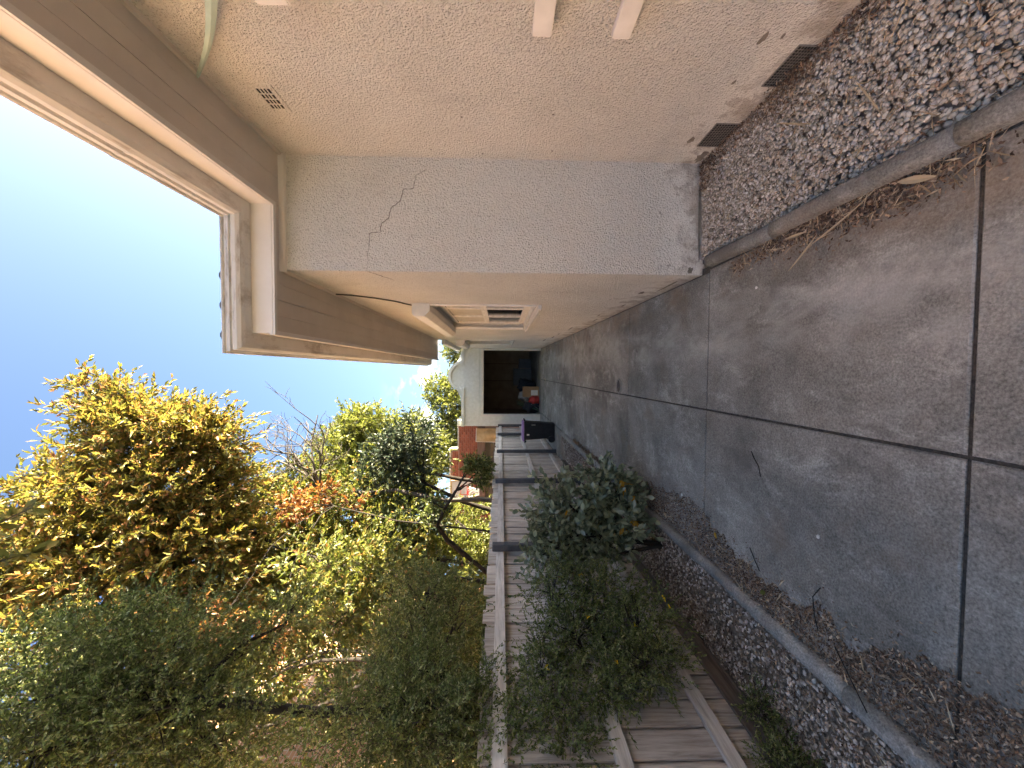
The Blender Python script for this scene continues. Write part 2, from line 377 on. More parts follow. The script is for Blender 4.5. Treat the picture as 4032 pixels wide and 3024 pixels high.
M['lf_fine'] = leafmat('fine_leaf', [(0, (.055, .072, .022)), (.5, (.135, .17, .05)), (.85, (.22, .25, .09)), (1, (.34, .34, .18))], .36, .03)
M['lf_grey'] = leafmat('grey_green_leaf', [(0, (.10, .125, .07)), (.5, (.19, .225, .135)), (.9, (.30, .34, .22)), (1, (.40, .42, .26))], .2, .10, .35)
M['lf_old'] = leafmat('old_yellow_leaf', [(0, (.45, .24, .035)), (1, (.58, .36, .06))], .35)
M['flower'] = leafmat('yellow_flower', [(0, (.75, .50, .02)), (1, (.85, .62, .04))], .3)

# ------------------------------------------------------------------ the ground
B().box(-300, 300, -300, 300, -.4, -.12).done('ground', simple('bounce_ground', (.13, .12, .06), (.26, .22, .14), 3, .95, .5, 30))  # unseen ground, colour lightened to bounce sunlight into the shade
tag(bpy.data.objects['ground'], kind='structure')

def sheet(name, x0, x1, y0, y1, nx, ny, mat, parent=None, dz=0.0, amp=0.0):
    xs = np.linspace(x0, x1, nx+1); ys = np.linspace(y0, y1, ny+1)
    X, Y = np.meshgrid(xs, ys); Z = gz_arr(X, Y)+dz
    if amp: Z = Z + amp*np.sin(X*9+Y*3.1)*np.cos(Y*5.3-X*2)
    V = np.stack([X.ravel(), Y.ravel(), Z.ravel()], 1)
    i = np.arange(ny)[:, None]*(nx+1)+np.arange(nx)[None]; i = i.ravel()
    return build(name, V, np.stack([i, i+1, i+nx+2, i+nx+1], 1), mat, parent)

drive = thing('driveway', None, None, (-.35, 3, 0), kind='structure')
jb = sheet('joint_bed', -2.3, .86, -.6, 14.05, 8, 30, M['joint'], drive, -.011)
JY = [-.45, 1.357, 3.10, 4.92, 6.71, 8.50, 10.30, 12.10, 13.93]
def slab(x0, x1, y0, y1, z_up=0.0):
    gp = .0075
    x0 += gp; x1 -= gp; y0 += gp; y1 -= gp; b = .007; dz = random.uniform(-.002, .002)
    # bevelled top: outer skirt, shoulder, top
    V = []; Fc = []
    rings = [(0, -.06), (0, -.006), (b, 0.0)]
    for ins, z in rings:
        for X, Y in ((x0+ins, y0+ins), (x1-ins, y0+ins), (x1-ins, y1-ins), (x0+ins, y1-ins)):
            V.append((X, Y, .02*Y+z+dz))
    for r in range(2):
        for j in range(4): Fc.append((r*4+j, r*4+(j+1) % 4, (r+1)*4+(j+1) % 4, (r+1)*4+j))
    Fc.append((8, 9, 10, 11))
    return build('slab', V, Fc, M['conc'], drive)
for i in range(len(JY)-1):
    y0, y1 = JY[i], JY[i+1]
    slab(-1.515, -.312, y0, y1); slab(-.312, .835 if i < 2 else .812, y0, y1)
slab(-2.27, -1.517, 9.72, 11.9); slab(-2.27, -1.517, 11.9, 13.93)
# inspection cap let into the concrete
n = 20; cx, cy = -.205, 5.28
dr = build('drain_cap', [(cx+.085*math.cos(2*math.pi*i/n), cy+.085*math.sin(2*math.pi*i/n), .02*cy+.004) for i in range(n)] + [(cx+.085*math.cos(2*math.pi*i/n), cy+.085*math.sin(2*math.pi*i/n), .02*cy-.02) for i in range(n)],
           [tuple(range(n))] + [(i, (i+1) % n, n+(i+1) % n, n+i) for i in range(n)], M['iron'], drive)
bb = B()
ring = [(cx+.095*math.cos(2*math.pi*i/n), cy+.095*math.sin(2*math.pi*i/n), .02*cy+.004) for i in range(n+1)]
bb.tube(ring, .012, 6).done('drain_rim', M['kerb'], drive, True)

def kerb(name, xc, w, hgt, y0, y1, lean=0):
    k = thing(name, None, None, (xc, y0, 0), kind='structure')
    ys = np.arange(y0, y1+1e-6, .12); cuts = [0, int(len(ys)*.22), int(len(ys)*.5), int(len(ys)*.78), len(ys)-1]
    prof = [(-w/2, -.12), (-w/2, hgt*.55), (-w*.38, hgt*.86), (-w*.14, hgt), (w*.14, hgt), (w*.38, hgt*.86), (w/2, hgt*.55), (w/2, -.12)]
    for a, b in zip(cuts[:-1], cuts[1:]):
        seg = ys[a:b+1].copy(); V = []
        seg[0] += .003; seg[-1] -= .003
        for Y in seg:
            wob = .006*math.sin(Y*2.3)+.004*math.sin(Y*7.1); hz = .005*math.sin(Y*3.7+1)
            for (px, pz) in prof: V.append((xc+lean*Y+px+wob, Y, .02*Y+pz+hz+random.uniform(-.0015, .0015)))
        kk = len(prof); nn = len(seg)
        Fc = [(i*kk+j, (i+1)*kk+j, (i+1)*kk+j+1, i*kk+j+1) for i in range(nn-1) for j in range(kk-1)]
        Fc += [tuple(range(kk)), tuple(range((nn-1)*kk, nn*kk))[::-1]]
        build('kerb_length', V, Fc, M['kerb'], k, True)
    return k
kerb('kerb_left', -1.555, .10, .055, -.4, 9.72)
kerb('kerb_right', .885, .095, .06, -.4, 3.14)

tag(sheet('garden_bed_right', .90, 1.76, -.6, 3.24, 10, 30, M['bedsoil'], None, -.014, .006), kind='structure')
tag(sheet('garden_bed_left', -2.32, -1.57, -.6, 9.75, 8, 80, M['bedsoil'], None, .006, .006), kind='structure')

# ---- gravel: real stones, too many to count
def ico():
    bm = bmesh.new(); bmesh.ops.create_icosphere(bm, subdivisions=1, radius=1.0)
    V = np.array([v.co[:] for v in bm.verts]); Fc = np.array([[v.index for v in f.verts] for f in bm.faces]); bm.free()
    return V, Fc
IV, IF = ico()
def stones(name, X, Y, Zb, size, mat):
    n = len(X); k = len(IV)
    r = size*rng.uniform(.55, 1.35, n)
    sc = np.stack([r*rng.uniform(.8, 1.25, n), r*rng.uniform(.7, 1.1, n), r*rng.uniform(.45, .8, n)], 1)
    V = IV[None]*(1+rng.uniform(-.22, .18, (n, k, 1)))*sc[:, None, :]
    a = rng.uniform(0, 2*math.pi, n); tl = rng.normal(0, .45, n); ca, sa, ct, st = np.cos(a), np.sin(a), np.cos(tl), np.sin(tl)
    x, y, z = V[..., 0], V[..., 1], V[..., 2]
    y, z = y*ct[:, None]-z*st[:, None], y*st[:, None]+z*ct[:, None]
    x, y = x*ca[:, None]-y*sa[:, None], x*sa[:, None]+y*ca[:, None]
    V = np.stack([x+X[:, None], y+Y[:, None], z+Zb[:, None]], 2).reshape(-1, 3)
    Fc = (IF[None]+(np.arange(n)*k)[:, None, None]).reshape(-1, 3)
    return build(name, V, Fc, mat, None, True)
n = 17000
Y = 3.2-(rng.random(n)**1.1)*3.0; X = rng.uniform(.935, 1.73, n)
Zg = .02*Y-.012+rng.uniform(.0, .022, n)+.02*np.clip((1.2-np.abs(X-1.4)*2), 0, 1)*.4
g1 = stones('gravel_right_bed', X, Y, Zg, .0118, M['gravelR'])
tag(g1, 'pale crushed gravel filling the bed against the house wall', 'gravel', kind='stuff')
n = 21000
Y = .6+9.0*rng.random(n)**1.6; X = rng.uniform(-2.26, -1.60, n)
keep = rng.random(n) < (.70+.30*np.sin(X*6+Y*2.2)*np.sin(Y*1.3+1))
X, Y = X[keep], Y[keep]; n = len(X)
g2 = stones('gravel_left_bed', X, Y, gz_arr(X, Y)+.012+rng.uniform(0, .016, n), .0118, M['gravelL'])
tag(g2, 'dusty grey gravel in the strip between the kerb and the fence', 'gravel', kind='stuff')

def flakes(name, X, Y, Z, ln, wd, mat, tilt=.5):
    n = len(X); a = rng.uniform(0, 2*math.pi, n); l = ln*rng.uniform(.5, 1.5, n); w = wd*rng.uniform(.5, 1.4, n)
    d = np.stack([np.cos(a), np.sin(a), rng.normal(0, tilt, n)], 1); d /= np.linalg.norm(d, axis=1)[:, None]
    s = np.stack([-np.sin(a), np.cos(a), rng.normal(0, tilt, n)], 1)
    P = np.stack([X, Y, Z], 1); up = np.zeros((n, 3)); up[:, 2] = rng.uniform(-.2, .5, n)*w
    V = np.stack([P-d*l[:, None]/2, P+s*w[:, None]/2+up, P+d*l[:, None]/2, P-s*w[:, None]/2+up], 1).reshape(-1, 3)
    i = np.arange(n)*4
    Fc = np.concatenate([np.stack([i, i+1, i+2], 1), np.stack([i, i+2, i+3], 1)])
    return build(name, V, Fc, mat)
# litter swept against the left kerb: ragged edge towards the drive
LE = np.array([(9.6, -1.45), (6.1, -1.44), (5.3, -1.38), (4.66, -1.30), (3.9, -1.21), (3.25, -1.12), (3.03, -1.19), (2.62, -1.32), (2.3, -1.335), (2.05, -1.31), (1.95, -1.24), (1.86, -1.27), (1.775, -1.37), (1.69, -1.31), (1.6, -1.2), (1.41, -1.17), (1.27, -1.14), (.6, -1.1)])[::-1]
n = 27000
Y = .7+7.5*rng.random(n)**2.2; edge = np.interp(Y, LE[:, 0], LE[:, 1])+.018*np.sin(Y*23)+.012*np.sin(Y*61)
u = rng.random(n)**.85; X = -1.51+(edge+1.51)*u*1.02
hump = .026*np.clip(1-u, 0, 1)+.004
Z = .02*Y+.003+rng.random(n)*hump
extra = rng.random(n) < .06; X = np.where(extra, X+rng.uniform(0, .16, n), X); Z = np.where(extra, .02*Y+.004, Z)
lt = flakes('leaf_litter', X, Y, Z, .017, .0075, M['litter'])
tag(lt, 'brown leaf litter and bark swept along the left kerb', 'leaf litter', kind='stuff')
# litter in the gravel and the little drifts beside the right kerb and far wall
n = 9500
Y = .7+8*rng.random(n)**1.6; X = rng.uniform(-2.26, -1.6, n); Z = gz_arr(X, Y)+.022+rng.random(n)*.012
Xa, Ya, Za = [X], [Y], [Z]
n = 1500; Y = rng.uniform(.8, 3.2, n); X = 1.73-.12*rng.random(n)**1.5; Xa.append(X); Ya.append(Y); Za.append(.02*Y+.018+rng.random(n)*.02)
n = 260; Y = rng.normal(2.24, .12, n); X = 1.73-.2*rng.random(n)**1.6; Xa.append(X); Ya.append(Y); Za.append(.02*Y+.02+rng.random(n)*.06*(X-1.5)/.2)
n = 420; Y = rng.normal(3.12, .09, n); X = 1.72-.25*rng.random(n); Xa.append(X); Ya.append(Y); Za.append(.02*Y+.015+rng.random(n)*.04)
n = 800; Y = rng.uniform(.8, 3.1, n); X = rng.uniform(.95, 1.7, n); Xa.append(X); Ya.append(Y); Za.append(.02*Y+.018+rng.random(n)*.01)
l2 = flakes('leaf_litter', np.concatenate(Xa), np.concatenate(Ya), np.concatenate(Za), .030, .008, M['litter'])
tag(l2, 'dry leaf scraps lying in the gravel beds on both sides', 'leaf litter', kind='stuff')
Xa, Ya = [], []
for (px, py, sx, sy, n) in [(.80, 2.0, .055, .24, 1300), (.78, 2.45, .03, .08, 260), (.79, 1.62, .05, .16, 700), (.76, 2.72, .03, .05, 90), (.45, 12.3, .22, .25, 260), (.73, 11.6, .05, .6, 260), (.72, 9.5, .05, .9, 120), (-.2, 13.2, .12, .1, 40)]:
    Xa.append(np.minimum(rng.normal(px, sx, n), .835)); Ya.append(rng.normal(py, sy, n))
X, Y = np.concatenate(Xa), np.concatenate(Ya)
l3 = flakes('leaf_litter', X, Y, .02*Y+.004+rng.random(len(X))*.012, .022, .009, M['litter'], .35)
tag(l3, 'small drifts of leaf crumbs on the concrete beside the right kerb and house wall', 'leaf litter', kind='stuff')

# ------------------------------------------------------------------ the house on the right
XW, XN, YR = .812, 1.735, 3.22                 # side wall plane, set-back wall plane, return wall plane
house = thing('house', 'cream rendered house with white gutter and eave along the right of the drive', 'house', (1.0, 3.2, 0))
def wallX(name, xf, th, y0, y1, z0, z1, ops, mat, parent):
    """wall whose visible face is the plane X=xf, with openings (ya,yb,za,zb)"""
    ys = sorted({y0, y1, *[o[0] for o in ops], *[o[1] for o in ops]}); zs = sorted({z0, z1, *[o[2] for o in ops], *[o[3] for o in ops]})
    V, Fc = [], []
    def q(*p):
        n = len(V); V.extend(p); Fc.append((n, n+1, n+2, n+3))
    for a, b in zip(ys[:-1], ys[1:]):
        for c, d in zip(zs[:-1], zs[1:]):
            my, mz = (a+b)/2, (c+d)/2
            if any(o[0] < my < o[1] and o[2] < mz < o[3] for o in ops): continue
            q((xf, b, c), (xf, a, c), (xf, a, d), (xf, b, d)); q((xf+th, a, c), (xf+th, b, c), (xf+th, b, d), (xf+th, a, d))
    for (a, b, c, d) in ops:
        q((xf, a, c), (xf+th, a, c), (xf+th, a, d), (xf, a, d)); q((xf, b, d), (xf+th, b, d), (xf+th, b, c), (xf, b, c))
        q((xf, a, c), (xf, b, c), (xf+th, b, c), (xf+th, a, c)); q((xf, a, d), (xf+th, a, d), (xf+th, b, d), (xf, b, d))
    for (a, b) in ((y0, y0), (y1, y1)): q((xf, a, z0), (xf+th, a, z0), (xf+th, a, z1), (xf, a, z1))
    q((xf, y0, z1), (xf, y1, z1), (xf+th, y1, z1), (xf+th, y0, z1))
    return build(name, V, Fc, mat, parent)
W1 = (4.80, 7.40, 1.30, 2.64); W2 = (10.25, 11.85, 1.45, 2.72); W0 = (.15, 1.66, 1.66, 2.64)
wallX('wall', XN, .28, -7, YR+.25, -.3, 3.62, [W0], M['wall'], house)
wallX('wall', XW, .28, YR, 10.3, -.3, 3.62, [W1], M['wall'], house)
wallX('wall', XW+.004, .28, 10.301, 13.99, -.3, 3.26, [W2], M['wall'], house)
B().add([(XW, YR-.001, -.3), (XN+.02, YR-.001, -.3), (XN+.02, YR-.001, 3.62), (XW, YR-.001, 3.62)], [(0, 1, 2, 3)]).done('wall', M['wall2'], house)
B().box(XW+.29, 9, 10.2, 10.4, -.3, 3.6).box(8.9, 9, -7, 14, -.3, 3.6).box(XN+.1, 9, -7.1, -7, -.3, 3.6).done('rear_wall', M['wall'], house)

def window(op, xw, nsash, parent, window_back=None, depth=.11):
    y0, y1, z0, z1 = op; x = xw+depth
    w = B().box(x, x+.05, y0, y0+.06, z0, z1).box(x, x+.05, y1-.06, y1, z0, z1).box(x, x+.05, y0+.06, y1-.06, z1-.06, z1).box(x, x+.05, y0+.06, y1-.06, z0, z0+.07).done('window', M['trimw'], parent, bevel=.004, seg=1)
    B().prism([(xw-.065, z0-.055), (xw-.065, z0-.02), (x+.002, z0+.012), (x+.002, z0-.02), (xw+.002, z0-.055)], 1, y0-.05, y1+.05).done('sill', M['trimw'], w, bevel=.004, seg=1)
    # timber architrave on the face of the wall
    B().box(xw-.02, xw+.001, y0-.05, y0, z0+.005, z1).done('architrave', M['trim'], w, bevel=.003, seg=1)
    B().box(xw-.02, xw+.001, y1, y1+.05, z0+.005, z1).done('architrave', M['trim'], w, bevel=.003, seg=1)
    B().box(xw-.012, xw+.02, y0, y0+.035, z0+.02, z1).done('shutter_guide', M['trim'], w, bevel=.003, seg=1)
    B().box(xw-.012, xw+.02, y1-.035, y1, z0+.02, z1).done('shutter_guide', M['trim'], w, bevel=.003, seg=1)
    wd = (y1-y0-.12)/nsash
    for i in range(nsash):
        a = y0+.06+i*wd; b = a+wd; zm = z0+(z1-z0)*.52
        s = B()
        for (c, d) in ((z0+.07, zm), (zm, z1-.06)):
            s.box(x-.022, x+.03, a+.002, a+.045, c, d).box(x-.022, x+.03, b-.045, b-.002, c, d)
            s.box(x-.02, x+.03, a+.045, b-.045, c, c+.045).box(x-.02, x+.03, a+.045, b-.045, d-.045, d)
        s.done('sash', M['trimw'], w, bevel=.004, seg=1)
        for j, (c, d) in enumerate(((z0+.07, zm), (zm, z1-.06))):
            B().box(x+.004, x+.010, a+.044, b-.044, c+.044, d-.044).done('pane', M['glass'] if (j == 0) else M['window_back'], w)
    B().box(x+.06, x+.07, y0, y1, z0, z1).done('window_back', M['dark'], w)  # flat near-black sheet standing in for the unlit room
    B().prism([(xw, z1-.03), (xw-.09, z1-.03), (xw-.155, z1+.03), (xw-.155, z1+.165), (xw-.12, z1+.185), (xw, z1+.185)], 1, y0-.09, y1+.10).done('shutter_box', M['trim'], w, bevel=.005)
    return w
window(W1, XW, 3, house); window(W2, XW+.004, 2, house); window(W0, XN, 2, house)

# eave: boards, fascia and gutter swept along three runs (near, return, side)
def ez(Y): return -.0139*max(0.0, Y-3.07)
PATH = [(1.28, -7.0), (1.28, 3.07), (.285, 3.07), (.285, 10.36)]
OUTD = [(-1, 0), (-1, -1), (-1, -1), (-1, 0)]
def sweep(name, prof, mat, parent, smooth=False, ends=True, sub=1):
    P = []
    for i, ((x, y), o) in enumerate(zip(PATH, OUTD)):
        P.append((x, y, o))
    V = []; k = len(prof)
    for (x, y, o) in P:
        for (d, z) in prof: V.append((x+o[0]*d, y+o[1]*d, z+ez(y)))
    Fc = [(i*k+j, i*k+(j+1) % k, (i+1)*k+(j+1) % k, (i+1)*k+j) for i in range(len(P)-1) for j in range(k)]
    if ends: Fc += [tuple(range(k)), tuple(range((len(P)-1)*k, len(P)*k))[::-1]]
    o = build(name, V, Fc, mat, parent, smooth)
    bm = bmesh.new(); bm.from_mesh(o.data); bmesh.ops.recalc_face_normals(bm, faces=bm.faces); bm.to_mesh(o.data); bm.free()
    return o
sweep('fascia', [(-.02, 3.500), (.014, 3.500), (.014, 3.512), (.008, 3.516), (.014, 3.521), (.014, 3.542), (0, 3.550), (0, 3.790), (-.02, 3.790)], M['fascia'], house)
GP = [(.002, 3.684), (.085, 3.680), (.118, 3.690), (.136, 3.712), (.140, 3.735), (.134, 3.745), (.150, 3.752), (.150, 3.782), (.160, 3.786), (.166, 3.795), (.160, 3.804), (.148, 3.804), (.142, 3.795), (.142, 3.760), (.125, 3.735), (.110, 3.700), (.002, 3.692)]
gut = sweep('gutter', GP, M['gutter'], house)
def sleeve(run, t, w):
    prof = [(d+.003 if d > .01 else d, z-.004 if z < 3.70 else z) for d, z in GP[:12]]
    V = []; k = len(prof)
    for s in (t, t+w):
        for d, z in prof:
            if run == 'near': V.append((1.28-d, s, z))
            elif run == 'ret': V.append((s, 3.07-d, z))
            else: V.append((.285-d, s, z+ez(s)))
    Fc = [(j, j+1, k+j+1, k+j) for j in range(k-1)]
    build('gutter_joint', V, Fc, M['gutter'], gut)
for a in (('near', 2.12, .03), ('ret', .86, .12), ('side', 4.15, .03), ('side', 6.05, .03), ('side', 7.9, .03), ('side', 9.6, .03)): sleeve(*a)
nb = 4; wd = (XN-1.30)/nb
for i in range(nb):
    a = 1.30+i*wd
    B().box(a+.0012, a+wd-.0012, -7, 3.2, 3.531+.0015*(i % 2), 3.55).done('soffit_board', M['soffit'], house)
nb = 4; wd = (XW-.305)/nb
for i in range(nb):
    a = .305+i*wd; b = a+wd-.0012; a += .0012; z = 3.531+.0015*(i % 2)
    y0, y1 = 3.09, 10.34
    B().add([(a, y0, z), (b, y0, z), (b, y1, z+ez(y1)), (a, y1, z+ez(y1)), (a, y0, z+.02), (b, y0, z+.02), (b, y1, z+.02+ez(y1)), (a, y1, z+.02+ez(y1))],
            [(0, 1, 2, 3), (4, 7, 6, 5), (0, 4, 5, 1), (1, 5, 6, 2), (2, 6, 7, 3), (3, 7, 4, 0)]).done('soffit_board', M['soffit'], house)
B().box(XW+.002, 1.2985, 3.09, YR+.05, 3.5335, 3.55).done('soffit_board', M['soffit'], house)
B().prism([(YR-.001, 3.49), (YR-.022, 3.50), (YR-.040, 3.532), (YR-.001, 3.532)], 0, XW-.02, XN).done('cover_strip', M['fascia'], house)
B().prism([(XN-.001, 3.505), (XN-.02, 3.512), (XN-.022, 3.532), (XN-.001, 3.532)], 1, -7, YR-.03).done('cover_strip', M['soffit'], house)
e0, e1 = ez(3.2), ez(10.3)
B().add([(XW-.001, 3.2, 3.50+e0), (XW-.022, 3.2, 3.51+e0), (XW-.022, 3.2, 3.53+e0), (XW-.001, 3.2, 3.53+e0), (XW-.001, 10.3, 3.50+e1), (XW-.022, 10.3, 3.51+e1), (XW-.022, 10.3, 3.53+e1), (XW-.001, 10.3, 3.53+e1)],
        [(0, 1, 2, 3), (7, 6, 5, 4), (0, 4, 5, 1), (1, 5, 6, 2), (2, 6, 7, 3), (3, 7, 4, 0)]).done('cover_strip', M['soffit'], house)
B().box(.283, 2.5, 10.342, 10.37, 3.42, 3.68).done('fascia', M['fascia'], house)
# lower rear wing: capped wall and flat roof
B().box(.70, .83, 10.38, 13.97, 3.20, 3.33).done('fascia', M['trim'], house, bevel=.006)
B().box(.83, 9, 10.38, 19.5, 3.262, 3.30).done('rear_roof', M['roof'], house)  # unseen slab, stretched past the wing to shade the far drive
# roof: main hip and the wing's hip over the drive
tz = math.tan(math.radians(35)); zE = 3.79  # pitch raised so the hidden roof shades more of the shrubs
def zr(d): return zE+tz*d
rf = B().add([(1.12, -7.3, zE), (1.12, 10.5, zE), (6.6, -1.8, zr(5.48)), (6.6, 5.0, zr(5.48)), (12.1, -7.3, zE), (12.1, 10.5, zE)],
             [(0, 1, 3, 2), (2, 3, 5, 4), (1, 5, 3), (0, 2, 4)])
rf.add([(.16, 2.95, zE+.004), (.16, 10.45, zE-.1), (4.0, 6.6, zr(3.84)), (4.0, 6.8, zr(3.84)), (7.6, 2.95, zE), (7.6, 10.45, zE-.1)],
       [(0, 1, 3, 2), (1, 5, 3), (0, 2, 4), (2, 3, 5, 4)])
roof = rf.done('roof', M['roof'], house)
def tile_mesh():
    n = 10; V = []; 
    for s in (0, .36):
        for i in range(n+1):
            u = i/n; x = u*.225; z = .042*max(0, math.sin(u*math.pi*2))**.8 - .008*max(0, -math.sin(u*math.pi*2))
            V.append((x, s*math.cos(math.radians(30)), z+s*math.sin(math.radians(30))))
    k = n+1; V += [(x, y, z-.014) for x, y, z in V]
    Fc = [(i, i+1, k+i+1, k+i) for i in range(n)]+[(2*k+i, 3*k+i, 3*k+i+1, 2*k+i+1) for i in range(n)]+[(i, 2*k+i, 2*k+i+1, i+1) for i in range(n)]+[(0, k, 3*k, 2*k), (n, 2*k+n, 3*k+n, k+n)]
    me = bpy.data.meshes.new('tile'); me.from_pydata(V, [], Fc); me.materials.append(M['roof']); return me
tm = tile_mesh()
for i in range(3): inst('tile', tm, (.20+i*.222, 2.95, zE+.014), roof)

# vents, grilles, crack, chips, cable
def grille(name, y0, y1, z0, z1, nh, nv, x, mat, frame, back, bar, lab=None):
    f = B().box(x-.007, x+.004, y0, y1, z0, z0+frame).box(x-.007, x+.004, y0, y1, z1-frame, z1).box(x-.007, x+.004, y0, y0+frame, z0+frame, z1-frame).box(x-.007, x+.004, y1-frame, y1, z0+frame, z1-frame)
    g = f.done(name, mat, house, bevel=.002, seg=1)
    bars = B()
    for i in range(1, nh): 
        yy = y0+frame+(y1-y0-2*frame)*i/nh; bars.box(x-.0055, x-.004, yy-bar, yy+bar, z0+frame, z1-frame)
    for i in range(1, nv):
        zz = z0+frame+(z1-z0-2*frame)*i/nv; bars.box(x-.0050, x-.0035, y0+frame, y1-frame, zz-bar, zz+bar)
    bars.done('grille_bars', mat, g)
    B().add([(x-.002, y0+frame, z0+frame), (x-.002, y1-frame, z0+frame), (x-.002, y1-frame, z1-frame), (x-.002, y0+frame, z1-frame)], [(0, 3, 2, 1)]).done('void', back, g)
    return g
grille('wall_vent', 2.45, 2.69, 3.155, 3.295, 4, 4, XN, M['wall'], .028, M['dark'], .0045)
grille('floor_vent', 2.70, 2.975, .055, .25, 13, 9, XN, M['grille'], .008, M['dark'], .0022)
grille('floor_vent', 2.05, 2.35, .045, .175, 14, 7, XN, M['grille'], .008, M['dark'], .0022)
def ribbon(name, pts, w, plane, mat, seed=0):
    """thin jagged crack on the wall; pts are (u,z) on the plane"""
    r = random.Random(seed); P = []
    for a, b in zip(pts[:-1], pts[1:]):
        nn = max(2, int(math.dist(a, b)/.015))
        for i in range(nn):
            t = i/nn; P.append((a[0]+(b[0]-a[0])*t+r.uniform(-.004, .004), a[1]+(b[1]-a[1])*t+r.uniform(-.004, .004)))
    P.append(pts[-1]); V = []; Fc = []
    for i, (u, z) in enumerate(P):
        ww = w*(.4+.9*math.sin(math.pi*min(1, .08+i/len(P))))*r.uniform(.5, 1.3)
        a, b = P[max(0, i-1)], P[min(len(P)-1, i+1)]; dx, dz = b[0]-a[0], b[1]-a[1]; l = math.hypot(dx, dz)+1e-6
        for s in (-1, 1):
            uu, zz = u-s*dz/l*ww, z+s*dx/l*ww
            V.append((uu, YR-.003, zz) if plane == 'Y' else (XW-.002, uu, zz))
        if i: Fc.append((2*i-2, 2*i-1, 2*i+1, 2*i))
    return build(name, V, Fc, mat, house)
ribbon('crack', [(1.645, 2.35), (1.588, 2.446), (1.484, 2.468), (1.476, 2.544), (1.378, 2.573), (1.329, 2.643), (1.238, 2.671), (1.195, 2.727), (1.126, 2.737), (1.117, 2.822), (1.013, 2.829), (.866, 2.844), (.815, 2.846)], .0024, 'Y', M['crack'], 1)
ribbon('crack', [(3.225, 2.846), (3.31, 2.80), (3.40, 2.77), (3.5, 2.71), (3.54, 2.72)], .004, 'X', M['crack'], 2)
def chip(plane, u, z, w, h, seed, mat='mortar'):
    r = random.Random(seed); n = 14; pts = []
    for i in range(n):
        a = 2*math.pi*i/n; q = r.uniform(.55, 1.1); pts.append((u+w/2*q*math.cos(a), z+h/2*q*math.sin(a)))
    if plane == 'near': V = [(XN-.004, p[0], p[1]) for p in pts]; 
    elif plane == 'ret': V = [(p[0], YR-.005, p[1]) for p in pts]
    else: V = [(XW-.004, p[0], p[1]) for p in pts]
    build('chip', V, [tuple(range(n))], M[mat], house)
for a in [('side', 3.95, .30, .16, .06, 1), ('side', 3.62, .17, .5, .035, 2), ('side', 4.7, .245, .22, .03, 3), ('side', 5.6, .33, .25, .035, 4), ('side', 6.1, .25, .35, .03, 5), ('side', 7.3, .42, .5, .04, 6), ('side', 8.4, .48, .3, .05, 7), ('side', 9.2, .5, .5, .05, 8), ('side', 10.1, .60, .7, .05, 9),
          ('ret', .85, .16, .07, .05, 10), ('ret', 1.25, .09, .8, .03, 11), ('near', 2.02, .395, .09, .04, 12), ('near', 2.32, .36, .05, .025, 13), ('near', 2.9, .33, .10, .05, 14), ('near', 3.12, .14, .18, .08, 15), ('near', 2.0, .30, .05, .02, 16)]: chip(*a)
for (u, z, s) in ((3.10, 2.3, 21), (3.08, 1.35, 22), (2.7, 2.02, 23), (3.14, 1.9, 24), (2.65, 1.4, 25)): chip('near', u, z, .02, .018, s, 'crack')
P = [(XW-.012, 4.15, 3.50), (XW-.010, 4.22, 3.35), (XW-.012, 4.35, 3.15), (XW-.01, 4.55, 2.98), (XW-.012, 4.7, 2.90), (XW-.03, 4.73, 2.79)]
B().tube(P, .008, 6).done('cable', M['cable'], house, True)

# white timber rails fixed on the near wall, running out of the picture
for nm, z0, z1, y1, lab in (('timber_rail', 1.505, 1.60, 1.955, 'white timber rail on the rendered wall, the upper of two beside the gravel'),
                            ('timber_rail', 1.115, 1.205, 1.955, 'white timber rail on the rendered wall, the lower of two beside the gravel')):
    r = thing(nm, lab, 'rail', (1.68, .9, z0), 'white rails on the house wall')
    B().box(1.648, 1.690, -.2, y1, z0, z1).done('board', M['trim'], r, bevel=.004)
    for yy in (-.1, .7, 1.55): B().box(1.690, XN+.001, yy, yy+.05, z0+.015, z1-.015).done('spacer', M['trim'], r)
st = thing('plastic_strap', 'pale green plastic strap hanging down the wall from the eave', 'strap', (1.6, 2.2, 3.5))
p0, p1 = np.array([1.715, 2.37, 3.53]), np.array([1.63, 1.72, 2.98]); V, Fc = [], []
for i in range(9):
    t = i/8; c = p0+(p1-p0)*t+np.array([0, .0, -.03*math.sin(t*math.pi)]); w = .010+.016*t
    V += [c+np.array([0, -w*.3, w]), c+np.array([-.012, 0, 0]), c-np.array([0, -w*.3, w]), c+np.array([.006, 0, 0])]
    if i: Fc += [tuple([4*(i-1)+j, 4*(i-1)+(j+1) % 4, 4*i+(j+1) % 4, 4*i+j]) for j in range(4)]
build('strap_body', V, Fc, M['strap'], st)

# ------------------------------------------------------------------ the garage at the end of the drive
gar = thing('garage', 'white rendered garage with rounded parapet and open dark doorway', 'garage', (-.4, 14, .28))
cx, cz, ro, ri = -.2, 3.08, .56, .46
def arc(r, a0, a1, n): return [(cx+r*math.cos(math.radians(a0+(a1-a0)*i/n)), cz+r*math.sin(math.radians(a0+(a1-a0)*i/n))) for i in range(n+1)]
aL = math.degrees(math.atan2(.25, -.50)); aR = 180-aL
def ramp_curve(x0, z0, x1, z1, n=8):
    return [(x0+(x1-x0)*i/n, z0+(z1-z0)*(i/n)**2) for i in range(n+1)]
top = [(-2.02, 3.315), (-1.80, 3.315), (-1.80, 3.165)] + ramp_curve(-1.2, 3.165, -.70, 3.33) + arc(ro, aL, aR, 24)[1:-1] + ramp_curve(.80, 3.165, .30, 3.33)[::-1] + [(1.15, 3.165)]
